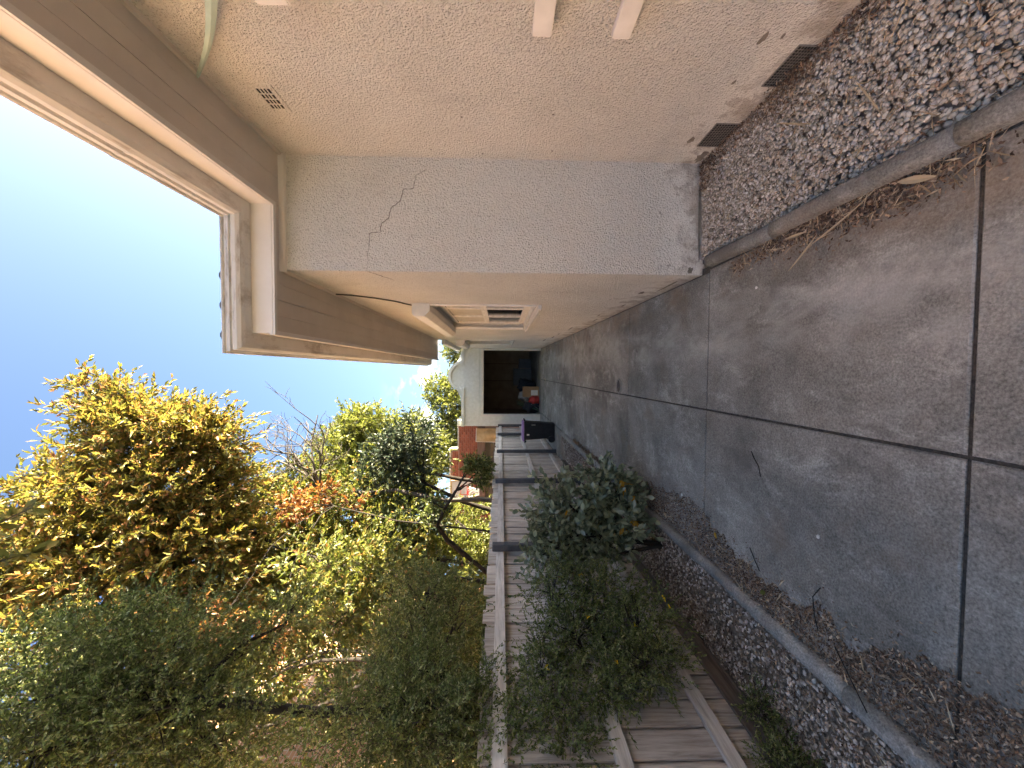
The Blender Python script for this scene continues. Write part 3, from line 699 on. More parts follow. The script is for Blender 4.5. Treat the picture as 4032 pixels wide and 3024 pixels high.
out = [(-2.02, .1), (-1.585, .1), (-1.585, 2.36), (.74, 2.36), (.74, .1), (1.15, .1)] + top[::-1]
B().prism(out, 1, 14.0, 14.22).done('facade', M['gwall'], gar)
mo = B().prism([(-2.03, 3.06), (-.62, 3.06), (-.64, 3.16), (-2.03, 3.16)], 1, 13.93, 13.999).prism([(.22, 3.06), (1.10, 3.06), (1.10, 3.16), (.24, 3.16)], 1, 13.93, 13.999)
rg = arc(ro-.003, 6, 174, 28)+arc(ri, 6, 174, 28)[::-1]
V = []; k = len(rg)//2
oa, ia = arc(ro-.003, 6, 174, 28), arc(ri, 6, 174, 28)
for y in (13.92, 13.999):
    V += [(x, y, z) for x, z in oa]+[(x, y, z) for x, z in ia]
Fc = []
n1 = len(oa)
for i in range(n1-1):
    Fc += [(i, i+1, n1+i+1, n1+i), (i, 2*n1+i, 2*n1+i+1, i+1), (n1+i, n1+i+1, 3*n1+i+1, 3*n1+i)]
mo.add(V, Fc).done('moulding', M['gwall'], gar)
B().box(-1.78, .80, 13.985, 13.999, 2.50, 2.74).done('lintel_panel', M['gwall'], gar, bevel=.004, seg=1)
B().box(-1.67, -1.585, 13.975, 14.08, .22, 2.44).box(.74, .82, 13.975, 14.08, .22, 2.44).box(-1.585, .74, 13.975, 14.08, 2.36, 2.44).done('door_frame', M['cap'], gar, bevel=.006)
B().box(-2.0, -1.92, 14.22, 19.4, .1, 3.2).box(1.2, 1.28, 14.22, 19.4, .1, 3.2).box(-2.0, 1.28, 19.4, 19.5, .1, 3.2).done('inside_wall', M['inner'], gar)
B().box(-2.0, 1.28, 14.22, 19.5, 2.75, 2.85).done('inside_ceiling', M['inner'], gar)
B().box(-2.0, 1.28, 13.94, 19.5, .16, .283).done('garage_floor', M['kerb'], gar)
B().box(-2.01, 1.29, 14.23, 19.5, 2.86, 2.95).done('garage_roof', M['roof'], gar)
for i in range(6): B().box(-1.9, 1.18, 14.6+i*.8, 14.65+i*.8, 2.60, 2.748).done('rafter', M['beam'], gar)
for xx in (-.5, .35): B().box(xx-.02, xx+.02, 19.37, 19.399, .3, 2.74).done('wall_batten', M['beam'], gar)

def zz(x, y, Y): return at(877.8+.1984*x, 658.3+.1984*y, Y)
def blob(name, c, r, mat, parent, seed, amp=.25, freq=3.0, sub=3):
    bm = bmesh.new(); bmesh.ops.create_icosphere(bm, subdivisions=sub, radius=1)
    V = np.array([v.co[:] for v in bm.verts]); Fc = np.array([[v.index for v in f.verts] for f in bm.faces]); bm.free()
    g = np.random.default_rng(seed); d = np.zeros(len(V))
    for i in range(6):
        w = g.normal(0, freq*(1+.5*i), 3); d += np.sin(V@w+g.uniform(0, 6))/(1+.6*i)
    V = V*(1+amp*d[:, None]*.5)*np.array(r); V[:, 2] = np.maximum(V[:, 2], -r[2]*.75)
    return build(name, V+np.array(c), Fc, mat, parent, True)
gf = .285
cb = thing('cardboard_box', 'brown cardboard box with white label in the garage doorway', 'box', (-.60, 14.55, gf))
a, b = zz(1405, 895, 14.45), zz(1270, 1003, 14.45)
x1, x0, z1 = a[0], b[0], b[2]
B().box(x0, x1, 14.45, 14.85, gf, z1).done('carton', M['carton'], cb, bevel=.006)
B().box(x0+.06, x1-.12, 14.447, 14.4495, gf+.05, gf+.34*(z1-gf)+.1).done('label_sheet', M['paper'], cb)
B().box(x0+.02, x0+.025, 14.3, 14.45, z1-.005, z1+.005).box(x0, x1, 14.30, 14.45, z1-.012, z1-.004).done('flap', M['carton'], cb)
rb = thing('red_bag', 'crumpled red bag slumped beside the cardboard box', 'bag', (-1.0, 14.45, gf)); c = zz(1360, 1035, 14.4)
blob('bag_body', (c[0], 14.45, gf+.17), (.15, .14, .22), M['redcloth'], rb, 3)
gb = thing('grey_bag', 'pale grey bag standing behind the cardboard box', 'bag', (-.8, 15, gf)); c = zz(1300, 985, 15.0)
blob('bag_body', (c[0], 15.0, gf+.30), (.22, .2, .42), M['greybag'], gb, 5)
db = thing('dark_bag', 'black heap of bags against the left of the garage doorway', 'bag', (-1.3, 14.6, gf)); c = zz(1350, 1110, 14.5)
blob('bag_body', (c[0], 14.62, gf+.22), (.27, .22, .34), M['cloth'], db, 8, .5)
d2 = thing('dark_bag', 'dark coat draped over a chest behind the cardboard box', 'coat', (-.55, 15.6, gf)); c = zz(1290, 890, 15.6)
blob('coat_body', (c[0], 15.6, gf+.34), (.27, .2, .40), M['cloth'], d2, 11, .45)
gs = thing('garden_stakes', 'bundle of green and grey garden stakes leaning by the garage doorway', 'stakes', (-1.45, 14.4, gf))
rr = random.Random(4)
for i in range(9):
    x = c[0]*0-1.42+rr.uniform(-.12, .1); bt = (x, 14.35+rr.uniform(0, .1), gf+.02); tp = (x+rr.uniform(-.12, .45), 14.5+rr.uniform(0, .2), gf+rr.uniform(.35, .9))
    B().tube([bt, tp], .010+.004*(i % 2), 6).done('stake', M['green'] if i % 3 else M['greybag'], gs, True)
for (xa, xb, ya, yb, Yd, lab) in ((1240, 1345, 590, 690, 18.2, 'low dark chest at the back right of the garage'), (1180, 1350, 695, 880, 18.0, 'tall dark grey cabinet at the back of the garage')):
    p, q = zz(xa, yb, Yd), zz(xb, ya, Yd)
    ch = thing('storage_chest', lab, 'chest', ((p[0]+q[0])/2, Yd, gf))
    B().box(min(p[0], q[0]), max(p[0], q[0]), Yd, Yd+.6, gf, p[2]).done('chest_body', M['chest'], ch, bevel=.03)
    B().box(min(p[0], q[0])-.02, max(p[0], q[0])+.02, Yd-.02, Yd+.62, p[2]+.002, p[2]+.06).done('chest_lid', M['chest'], ch, bevel=.015)

# ------------------------------------------------------------------ the paling fence on the left
fence = thing('paling_fence', 'weathered grey timber paling fence with dark posts and three rails', 'fence', (-2.3, 6, 0))
XF = -2.29
pm = [bmesh_box('paling', .016, w, 1.76, M['paling'], .003) for w in (.190, .186, .192)]
pb = bmesh_box('paling', .014, .13, 1.74, M['paling'], .002)
Yp = -.6; i = 0; rr = random.Random(5)
while Yp < 13.2:
    inst('paling', pm[i % 3], (XF-.010, Yp+.105, .135+rr.uniform(-.02, .02)), fence, (rr.uniform(-.006, .006), rr.uniform(-.008, .008), rr.uniform(-.012, .012)))
    inst('paling', pb, (XF-.031, Yp+.211, .135+rr.uniform(-.03, .0)), fence, (rr.uniform(-.004, .004), 0, 0))   # back row closing the gaps
    Yp += .212; i += 1
for k in range(3):                              # short return panel that meets the garage
    inst('paling', pm[k % 2], (-2.27+.085*k, 13.42+.21*k, .14), fence, (0, 0, -.38))
for z0, z1 in ((1.695, 1.79), (.97, 1.062), (.33, .42)):
    for (y0, y1) in ((-1.0, 1.84), (1.84, 4.76), (4.76, 7.66), (7.66, 10.5), (10.5, 13.35)):
        dz = rr.uniform(-.008, .008)
        B().box(XF+.001, XF+.040, y0+.004, y1-.004, z0+dz, z1+dz).done('rail', M['rail'], fence, bevel=.003, seg=1)
    B().add([(-2.25, 13.36, z0), (-2.21, 13.36, z0), (-1.97, 13.93, z0), (-2.01, 13.93, z0), (-2.25, 13.36, z1), (-2.21, 13.36, z1), (-1.97, 13.93, z1), (-2.01, 13.93, z1)],
            [(0, 1, 2, 3), (4, 7, 6, 5), (0, 4, 5, 1), (1, 5, 6, 2), (2, 6, 7, 3), (3, 7, 4, 0)]).done('rail', M['rail'], fence)
for (y0, y1) in ((-1.0, 1.84), (1.84, 4.76), (4.76, 7.66), (7.66, 10.5), (10.5, 13.35)):
    B().box(XF+.003, XF+.030, y0+.003, y1-.003, -.12, .175).done('plinth_board', M['plinth'], fence, bevel=.003, seg=1)
    B().box(XF+.030, XF+.047, y0+.5, y1-.3, -.10, .06).done('plinth_cleat', M['plinth'], fence, bevel=.003, seg=1)
for yy in (1.79, 4.71, 7.61, 10.45, 13.30):
    B().box(XF+.041, XF+.125, yy, yy+.10, -.2, 1.842).done('post', M['post'], fence, bevel=.005, seg=1)
B().box(-2.03, -1.94, 13.86, 13.95, 0, 1.83).done('post', M['post'], fence, bevel=.005, seg=1)

# ------------------------------------------------------------------ wheelie bin
bn = thing('wheelie_bin', 'black wheelie bin with purple lid standing against the fence near the garage', 'bin', (-1.68, 10.85, .215))
def frus(x0, x1, y0, y1, z0, X0, X1, Y0, Y1, z1):
    return [(x0, y0, z0), (x1, y0, z0), (x1, y1, z0), (x0, y1, z0), (X0, Y0, z1), (X1, Y0, z1), (X1, Y1, z1), (X0, Y1, z1)], [(0, 3, 2, 1), (4, 5, 6, 7), (0, 1, 5, 4), (1, 2, 6, 5), (2, 3, 7, 6), (3, 0, 4, 7)]
zb = .217
bb = B().add(*frus(-1.88, -1.47, 10.70, 11.04, zb, -1.93, -1.43, 10.65, 11.09, zb+.84)); bb.done('bin_body', M['bin'], bn, bevel=.02)
B().box(-1.96, -1.405, 10.635, 11.105, zb+.82, zb+.862).done('bin_rim', M['bin'], bn, bevel=.01)
B().add(*frus(-1.98, -1.395, 10.63, 11.11, zb+.864, -1.95, -1.43, 10.66, 11.08, zb+.915)).done('lid', M['lid'], bn, bevel=.012)
B().box(-1.40, -1.365, 10.70, 11.04, zb+.83, zb+.875).done('lid_lip', M['bin'], bn, bevel=.008)
B().tube([(-2.0, 10.66, zb+.84), (-2.0, 11.08, zb+.84)], .016, 8).box(-2.0, -1.95, 10.68, 10.71, zb+.80, zb+.85).box(-2.0, -1.95, 11.03, 11.06, zb+.80, zb+.85).done('handle', M['bin'], bn)
for yy in (10.655, 11.035):
    B().tube([(-1.91, yy, zb+.092), (-1.91, yy+.05, zb+.092)], .095, 20).done('wheel', M['bin'], bn, bevel=.006)
B().tube([(-1.91, 10.7, zb+.092), (-1.91, 11.04, zb+.092)], .012, 8).done('axle', M['bin'], bn)
B().box(-1.80, -1.76, 10.6325, 10.6345, zb+.72, zb+.79).done('sticker', M['paper'], bn)
B().box(-1.52, -1.49, 10.640, 10.6435, zb+.55, zb+.66).done('marking', M['greybag'], bn)
bpy.context.view_layer.update()

# ------------------------------------------------------------------ neighbour's brick garage with basketball hoop
nb_ = thing('brick_garage', 'red brick garage with stepped parapet and brown beam behind the fence', 'garage', (-4.4, 17, 0))
YB = 17.0
B().box(-8.2, -2.35, YB+.03, YB+.25, 2.755, 3.59).box(-8.2, -3.48, YB+.03, YB+.25, 3.59, 3.94).box(-8.2, -6.15, YB+.03, YB+.25, -.1, 2.755).box(-2.6, -2.35, YB+.03, YB+.25, -.1, 2.755).done('wall', M['bmort'], nb_)
bmesh_b = bmesh_box('brick', .232, .06, .078, M['brick'], .004); bmesh_h = bmesh_box('brick', .112, .06, .078, M['brick'], .004)
def bricks(x0, x1, z0, z1):
    z = z0; row = 0
    while z+.078 <= z1+.012:
        x = x0+(.122 if row % 2 else 0)
        if row % 2: inst('brick', bmesh_h, (x0+.056, YB+.028, z), nb_)
        while x+.232 <= x1+.01:
            inst('brick', bmesh_b, (x+.116, YB+.028+random.uniform(-.003, .003), z), nb_); x += .244
        if x+.1 < x1: inst('brick', bmesh_h, (x+.056, YB+.028, z), nb_)
        z += .0885; row += 1
bricks(-6.62, -2.36, 2.765, 3.585); bricks(-6.62, -3.49, 3.60, 3.93); bricks(-6.62, -6.16, 1.70, 2.755)
B().box(-8.2, -3.45, YB-.02, YB+.27, 3.942, 3.98).box(-3.475, -2.33, YB-.02, YB+.27, 3.592, 3.62).box(-3.478, -3.44, YB-.02, YB+.27, 3.622, 3.94).done('coping', M['cap'], nb_, bevel=.006)
B().box(-6.14, -2.36, YB-.03, YB+.20, 2.41, 2.752).done('beam', M['beam'], nb_, bevel=.008)
for i in range(16): B().box(-6.14, -2.61, YB+.16, YB+.19, .1+i*.15, .243+i*.15).done('door_panel', M['door'], nb_, bevel=.006, seg=1)
B().box(-8.2, -2.4, YB+.26, YB+6, 2.5, 3.1).done('garage_roof', M['roof'], nb_)
cv = thing('canvas_awning', 'tan canvas curtain hanging under the brick garage beam', 'awning', (-2.8, 16.7, 2.0))
V, Fc = [], []; nn = 16
for j in range(9):
    for i in range(nn+1):
        u = i/nn; t = j/8; x = -2.52-.56*u-.05*t*u; z = 2.77-.98*t+(.10*(1-t)*(u*(1-u))*4 if j == 0 else 0)-.10*math.sin(u*math.pi)*(1-t)
        V.append((x, 16.72+.06*math.sin(u*9+t*2)*t+.03*math.sin(t*5+u*4), z))
for j in range(8):
    for i in range(nn): a = j*(nn+1)+i; Fc.append((a, a+1, a+nn+2, a+nn+1))
build('canvas', V, Fc, M['canvas'], cv, True)
B().tube([(-3.09, 16.72, 2.80), (-3.12, 16.72, 1.76)], .018, 6).tube([(-2.5, 16.72, 2.78), (-3.1, 16.72, 2.80)], .018, 6).done('awning_pole', M['cap'], cv)
hp = thing('basketball_hoop', 'basketball backboard with red ring and white net on brick garage', 'hoop', (-4.95, 16.7, 3.2))
B().box(-5.72, -4.87, 16.86, 16.90, 3.04, 3.86).done('backboard', M['board'], hp, bevel=.01)
B().box(-5.75, -4.84, 16.84, 16.91, 3.0, 3.038).box(-5.75, -4.84, 16.84, 16.91, 3.862, 3.90).box(-5.75, -5.722, 16.84, 16.91, 3.038, 3.862).box(-4.868, -4.84, 16.84, 16.91, 3.038, 3.862).done('board_frame', M['canvas'], hp)
B().box(-5.48, -5.06, 16.852, 16.858, 3.18, 3.205).box(-5.48, -5.06, 16.852, 16.858, 3.46, 3.485).box(-5.48, -5.455, 16.852, 16.858, 3.205, 3.46).box(-5.085, -5.06, 16.852, 16.858, 3.205, 3.46).done('target_square', M['red'], hp)
hx, hy, hz, hr = -5.27, 16.58, 3.12, .225
rgp = [(hx+hr*math.cos(2*math.pi*i/24), hy+hr*math.sin(2*math.pi*i/24), hz) for i in range(25)]
B().tube(rgp, .013, 6, False).box(hx-.07, hx+.07, 16.79, 16.85, hz-.05, hz+.03).done('ring', M['red'], hp)
nt = B()
for i in range(12):
    for s in (1, -1):
        P = []
        for j in range(6):
            t = j/5; a = 2*math.pi*(i+s*j*.5)/12; r = hr*(1-.42*t); P.append((hx+r*math.cos(a), hy+r*math.sin(a), hz-.02-.46*t))
        nt.tube(P, .006, 4, False)
nt.done('net', M['net'], hp)
# orange brick house far left, seen through the leaves
oh = thing('neighbour_house', 'sunlit orange brick house glimpsed through the shrubs on the left', 'house', (-10, 6, 0))
obr = simple('orange_brick', (.40, .16, .085), (.52, .235, .13), 9, .85, .3, 40)
t_ = obr.node_tree; p_ = t_.nodes['Principled BSDF']; bt = N(t_, 'ShaderNodeTexBrick'); vv = coords(t_, (1, 1, 1))
sw = N(t_, 'ShaderNodeSeparateXYZ'); t_.links.new(vv, sw.inputs[0]); cb_ = N(t_, 'ShaderNodeCombineXYZ'); t_.links.new(math_(t_, 'ADD', sw.outputs[0], sw.outputs[1]), cb_.inputs[0]); t_.links.new(sw.outputs[2], cb_.inputs[1])
t_.links.new(cb_.outputs[0], bt.inputs['Vector']); bt.inputs['Scale'].default_value = 1; bt.inputs['Brick Width'].default_value = .24; bt.inputs['Row Height'].default_value = .086; bt.inputs['Mortar Size'].default_value = .008
bt.inputs['Color1'].default_value = (.48, .25, .15, 1); bt.inputs['Color2'].default_value = (.58, .34, .22, 1); bt.inputs['Mortar'].default_value = (.60, .50, .42, 1)
t_.links.new(bt.outputs[0], p_.inputs['Base Color'])
wallX('wall', -7.4, -.3, -3.0, 13.0, -.1, 8.2, [(3.2, 4.6, 1.0, 2.4), (5.0, 6.6, 3.1, 4.5)], obr, oh)
B().box(-15, -7.7, 12.7, 13.0, -.1, 8.2).box(-15, -7.7, -3.0, -2.7, -.1, 8.2).done('wall', obr, oh)
B().add([(-6.9, -3.4, 8.12), (-6.9, 13.4, 8.12), (-11.0, 9.3, 10.6), (-11.0, .7, 10.6), (-15.1, -3.4, 8.12), (-15.1, 13.4, 8.12)], [(0, 1, 2, 3), (3, 2, 5, 4), (1, 5, 2), (0, 3, 4)]).done('roof', simple('terracotta_roof', (.30, .13, .075), (.42, .20, .12), 5, .85, .5, 14), oh)
for (a, b, c, d) in ((3.2, 4.6, 1.0, 2.4), (5.0, 6.6, 3.1, 4.5)):
    w = B().box(-7.46, -7.38, a, a+.07, c, d).box(-7.46, -7.38, b-.07, b, c, d).box(-7.46, -7.38, a+.07, b-.07, c, c+.07).box(-7.46, -7.38, a+.07, b-.07, d-.07, d).box(-7.45, -7.39, (a+b)/2-.03, (a+b)/2+.03, c+.07, d-.07).done('window', M['cap'], oh)
    B().box(-7.50, -7.49, a, b, c, d).done('pane', M['glass'], w)

# ------------------------------------------------------------------ trees and shrubs
def unit(a): return a/(np.linalg.norm(a, axis=-1, keepdims=True)+1e-9)
def leaf_mesh(name, P, D, ln, wd, mat, parent, shape='diamond', curl=.25, upbias=.8):
    n = len(P); Nn = unit(rng.normal(0, 1, (n, 3))+np.array([0, 0, upbias])); Sd = unit(np.cross(D, Nn)); Nn = np.cross(Sd, D)
    l = (ln*rng.uniform(.6, 1.25, n))[:, None]; w = (wd*rng.uniform(.7, 1.25, n))[:, None]; f = (rng.uniform(.1, .55, n))[:, None]
    if shape == 'diamond':
        V = np.stack([P, P+D*l*.42+Sd*w*.5+Nn*w*f*.5, P+D*l-Nn*l*curl*rng.uniform(0, 1, (n, 1)), P+D*l*.42-Sd*w*.5+Nn*w*f*.5], 1)
        i = np.arange(n)*4; Fc = np.concatenate([np.stack([i, i+1, i+2], 1), np.stack([i, i+2, i+3], 1)]); k = 4
    else:
        c = Nn*l*curl*rng.uniform(-.3, 1, (n, 1))
        V = np.stack([P, P+D*l*.25+Sd*w*.40+Nn*w*f*.3, P+D*l*.62+Sd*w*.46+Nn*w*f*.35-c*.4, P+D*l-c, P+D*l*.62-Sd*w*.46+Nn*w*f*.35-c*.4, P+D*l*.25-Sd*w*.40+Nn*w*f*.3, P+D*l*.45-c*.15], 1)
        i = np.arange(n)*7; Fc = np.concatenate([np.stack([i+6, i+a, i+b], 1) for a, b in ((0, 1), (1, 2), (2, 3), (3, 4), (4, 5), (5, 0))])
    return build(name, V.reshape(-1, 3), Fc, mat, parent)
def twig_mesh(name, A, Bp, r0, r1, mat, parent):
    n = len(A); d = unit(Bp-A); s = unit(np.cross(d, rng.normal(0, 1, (n, 3)))); t = np.cross(d, s); R = []
    for p, r in ((A, r0), (Bp, r1)):
        for j in range(3):
            a = 2*math.pi*j/3; R.append(p+r*(s*math.cos(a)+t*math.sin(a)))
    V = np.stack(R, 1).reshape(-1, 3); i = np.arange(n)*6
    Fc = np.concatenate([np.stack([i+j, i+(j+1) % 3, i+3+(j+1) % 3, i+3+j], 1) for j in range(3)])
    return build(name, V, Fc, mat, parent)
def lobe(px, py, Y, rx, ry, n, ryd=None):
    """a clump of crown: centre by picture position and distance, radii in picture units turned into metres"""
    c = at(px, py, Y); s = Y/831.0
    return (c, np.array([ry*s, (ryd if ryd else (rx+ry)/2*s), rx*s]), n)
def scatter(lobes, twig_len, per, out=.9, droop=0.0, rand=.6, inner=.30, dens=1.0):
    A, E, P, D = [], [], [], []
    for c, r, n in lobes:
        n = int(n*dens)
        d = unit(rng.normal(0, 1, (n, 3))); q = inner+(1-inner)*rng.random((n, 1))**.6
        q *= 1+.16*np.sin(d@np.array([5.1, 3.3, 4.2])+c[0]*7)[:, None]
        a = c+d*r*q; td = unit(d*out+rng.normal(0, rand, (n, 3))+np.array([0, 0, -droop])); tl = twig_len*rng.uniform(.5, 1.4, (n, 1)); e = a+td*tl
        A.append(a); E.append(e)
        for k in range(per):
            t = (k+.6)/per; p = a+td*tl*t
            sd = unit(np.cross(td, rng.normal(0, 1, (n, 3)))); ld = unit(td*(.55+.5*t)+sd*(.95-.4*t)+np.array([0, 0, -droop*.6])+rng.normal(0, .2, (n, 3)))
            P.append(p); D.append(ld)
    return np.concatenate(A), np.concatenate(E), np.concatenate(P), np.concatenate(D)
def bend(a, b, k=5, amp=.12, r=None):
    r = r or random; a, b = np.array(a, float), np.array(b, float); L_ = np.linalg.norm(b-a); o = np.array([r.uniform(-1, 1), r.uniform(-1, 1), r.uniform(-.2, .9)])*amp*L_
    return [a+(b-a)*t+o*math.sin(math.pi*t)+np.array([r.uniform(-1, 1), r.uniform(-1, 1), r.uniform(-1, 1)])*L_*.02*(0 < t < 1) for t in np.linspace(0, 1, k)]
def limbs(trunk_pts, lobes, r0, mat, root, sub=8, seed=1, twig=.4):
    """trunk, limbs out to every clump and branchlets inside it"""
    r = random.Random(seed); n = len(trunk_pts)
    B().tube(trunk_pts, [r0*(1-.55*i/(n-1))*(1.25 if i == 0 else 1) for i in range(n)], 9).done('trunk', mat, root, True)
    bb = B()
    for c, rad, _ in lobes:
        k = min(range(1, n), key=lambda i: np.linalg.norm(np.array(trunk_pts[i])-c)+abs(trunk_pts[i][2]-c[2])*.3); s = np.array(trunk_pts[k])
        L_ = np.linalg.norm(c-s); rr_ = min(r0*.45, .012+.014*L_)
        bb.tube(bend(s, c, 6, .10, r), [rr_*(1-.13*i) for i in range(6)], 6, False)
        for j in range(sub):
            d = np.array([r.gauss(0, 1) for _ in range(3)]); d /= np.linalg.norm(d); e = c+d*rad*r.uniform(.6, 1.0); st = c+(s-c)*r.uniform(0, .3)
            bb.tube(bend(st, e, 4, .12, r), [rr_*.32, rr_*.26, rr_*.18, rr_*.08+.001], 4, False)
    return bb.done('branch', mat, root, True)
def tree(name, label, cat, base, trunk, lobes, leaf, ln, wd, twig_len, per, r0, droop=.2, shape='diamond', mat='bark', group=None, sub=8, seed=1, rand=.6, twr=.004, inner=.3, curl=.25, dens=2.0, shoots=()):
    root = thing(name, label, cat, base, group)
    limbs(trunk, lobes, r0, M[mat], root, sub, seed)
    A, E, P, D = scatter(lobes, twig_len, per, droop=droop, rand=rand, inner=inner, dens=dens)
    sb = B()
    for (p0, p1, Y0, nl) in shoots:               # long leafy shoots that break the outline
        a, b = at(*p0, Y0), at(*p1, Y0+random.uniform(-.3, .3)); pts = bend(a, b, 6, .10)
        sb.tube(pts, [.012, .010, .008, .006, .005, .003], 5, False); ax = unit(b-a); pl, dl_ = [], []
        for i in range(nl):
            t = (.1+.9*i/nl)*5; k = min(4, int(t)); pl.append(pts[k]+(pts[k+1]-pts[k])*(t-k))
            sd = unit(np.cross(ax, rng.normal(0, 1, 3))); dl_.append(unit(ax*.75+sd*.7+np.array([0, 0, .1])))
        P = np.concatenate([P, np.array(pl)]); D = np.concatenate([D, np.array(dl_)])
    if shoots: sb.done('shoot', M['twig'], root, True)
    crown = leaf_mesh('crown', P, D, ln, wd, M[leaf], root, shape, curl)
    tw = twig_mesh('twig', A-(E-A)*.3, E, twr, twr*.4, M['twig'], root)
    return root

# tall autumn tree over the fence
yl = [lobe(255, 905, 7.4, 62, 55, 70), lobe(195, 835, 7.4, 30, 22, 16), lobe(330, 945, 7.4, 85, 70, 130), lobe(420, 935, 7.6, 55, 48, 70), lobe(470, 950, 7.6, 40, 35, 40), lobe(110, 1060, 7.0, 40, 40, 30), lobe(60, 1030, 7.0, 25, 14, 8), lobe(215, 1010, 7.2, 60, 55, 60),
      lobe(230, 1110, 7.0, 110, 95, 190), lobe(360, 1080, 7.2, 110, 95, 200), lobe(110, 1170, 6.8, 110, 90, 150), lobe(40, 1230, 6.6, 90, 90, 110), lobe(280, 1230, 6.8, 130, 110, 210), lobe(450, 1180, 7.2, 110, 100, 180), lobe(140, 1330, 6.4, 130, 100, 130), lobe(420, 1310, 6.8, 120, 100, 150), lobe(480, 1060, 7.6, 60, 60, 70), lobe(-80, 1330, 6.6, 110, 140, 90), lobe(330, 1420, 6.6, 120, 110, 110)]
bx = np.array([-4.3, 7.4, 0.0])
tree('autumn_tree', 'tall tree with yellow and orange pointed leaves rising over the fence against blue sky', 'tree', bx,
     [bx, bx+[.1, 0, 1.5], bx+[.35, -.1, 3], bx+[.5, -.1, 4.5], bx+[.9, 0, 6.0], bx+[1.6, .1, 7.2]], yl, 'lf_yellow', .118, .045, .50, 18, .06, droop=.15, sub=9, seed=2, rand=.55, dens=2.3, shoots=[((330, 905), (163, 782), 7.4, 46), ((290, 880), (215, 800), 7.4, 26), ((320, 950), (150, 906), 7.4, 40), ((300, 985), (150, 942), 7.3, 36), ((280, 1010), (185, 965), 7.3, 30), ((200, 1080), (36, 1015), 7.0, 34), ((230, 1060), (100, 1010), 7.0, 22), ((180, 1110), (45, 1075), 7.0, 34), ((130, 1140), (-10, 1095), 6.9, 30), ((450, 930), (420, 880), 7.6, 14), ((500, 980), (520, 930), 7.6, 10), ((400, 930), (370, 870), 7.6, 16), ((120, 1180), (-20, 1150), 6.8, 30), ((340, 900), (300, 845), 7.4, 22)])
# greener tree in the middle
ml = [lobe(600, 1130, 9.0, 95, 85, 150), lobe(560, 1240, 8.6, 105, 95, 150), lobe(690, 1190, 9.0, 100, 95, 170), lobe(760, 1110, 9.6, 95, 85, 150), lobe(640, 1040, 9.8, 40, 40, 40), lobe(820, 1190, 9.0, 95, 90, 150), lobe(700, 1290, 8.2, 100, 90, 120), lobe(560, 1340, 8.0, 90, 80, 80), lobe(850, 1290, 8.2, 85, 80, 100), lobe(880, 1130, 9.6, 75, 70, 90), lobe(520, 1050, 9.0, 55, 55, 60), lobe(690, 1225, 6.6, 55, 50, 34), lobe(770, 1235, 6.5, 60, 45, 40), lobe(850, 1245, 6.5, 60, 45, 40), lobe(640, 1330, 6.4, 45, 45, 24), lobe(740, 1330, 6.2, 50, 45, 24)]
bx = np.array([-4.9, 9.2, 0.0])
tree('garden_tree', 'spreading tree with yellow-green leaves and brown limbs above the middle of the fence', 'tree', bx,
     [bx, bx+[.1, 0, 1.2], bx+[.2, 0, 2.4], bx+[.4, 0, 3.6], bx+[.6, 0, 5.2]], ml, 'lf_mixed', .11, .05, .40, 14, .07, dens=2.8, droop=.2, sub=8, seed=3)
# bushy tree, star-shaped sprays of leaves
sl = [lobe(800, 930, 12.0, 62, 48, 120), lobe(850, 960, 12.0, 60, 55, 120), lobe(735, 985, 12.0, 65, 60, 140), lobe(700, 1040, 12.0, 60, 60, 120), lobe(810, 1030, 11.6, 80, 75, 170), lobe(770, 905, 12.0, 30, 24, 30), lobe(890, 920, 12.4, 30, 30, 35), lobe(870, 1050, 11.6, 70, 60, 110), lobe(650, 1080, 12, 50, 50, 60), lobe(760, 960, 12.2, 45, 45, 70), lobe(820, 985, 12.4, 70, 60, 110), lobe(900, 1000, 12.6, 60, 45, 80), lobe(930, 960, 13, 30, 30, 30)]
bx = np.array([-3.6, 12.0, 0.0])
tree('bushy_tree', 'bushy tree with bright lime-yellow leaf sprays left of the bare twigs, nearer the garage', 'tree', bx,
     [bx, bx+[.0, 0, 1.5], bx+[.2, 0, 3.0], bx+[.5, 0, 4.4]], sl, 'lf_lime', .12, .05, .36, 14, .09, dens=2.6, droop=.05, sub=7, seed=4)
# dark-leaved tree, its shade put into the leaf colour
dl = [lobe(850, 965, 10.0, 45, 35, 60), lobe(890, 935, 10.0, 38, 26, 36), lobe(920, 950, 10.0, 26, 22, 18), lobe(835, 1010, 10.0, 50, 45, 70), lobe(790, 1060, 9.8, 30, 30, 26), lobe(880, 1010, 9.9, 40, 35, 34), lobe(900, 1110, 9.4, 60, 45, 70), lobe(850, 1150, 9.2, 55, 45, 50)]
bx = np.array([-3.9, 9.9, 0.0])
tree('dark_shaded_tree', 'tree with dark blue-green leaves, deepened as in shade, in front of the lime tree near the garage parapet', 'tree', bx,
     [bx, bx+[.1, 0, 1.4], bx+[.5, 0, 2.7], bx+[1.0, 0, 3.7]], dl, 'lf_dark_shaded', .13, .055, .32, 9, .09, droop=.0, sub=7, seed=5)
# orange clusters of the vine in the crowns
ol = [lobe(625, 1100, 8.2, 32, 26, 26), lobe(700, 1065, 8.8, 26, 18, 14), lobe(560, 1120, 8.4, 14, 12, 6), lobe(760, 1085, 8.8, 14, 12, 6), lobe(470, 1350, 5.8, 22, 20, 8), lobe(780, 1320, 7.6, 12, 12, 5), lobe(600, 1380, 5.6, 26, 22, 8)]
bx = np.array([-3.6, 8.3, 0.0])
tree('orange_vine', 'vine with clusters of orange-red leaves climbing in the middle trees', 'vine', bx,
     [bx, bx+[.1, 0, 2.0], bx+[.3, .1, 4.0], bx+[.6, .2, 5.4]], ol, 'lf_orange', .12, .05, .25, 9, .025, sub=3, seed=6)
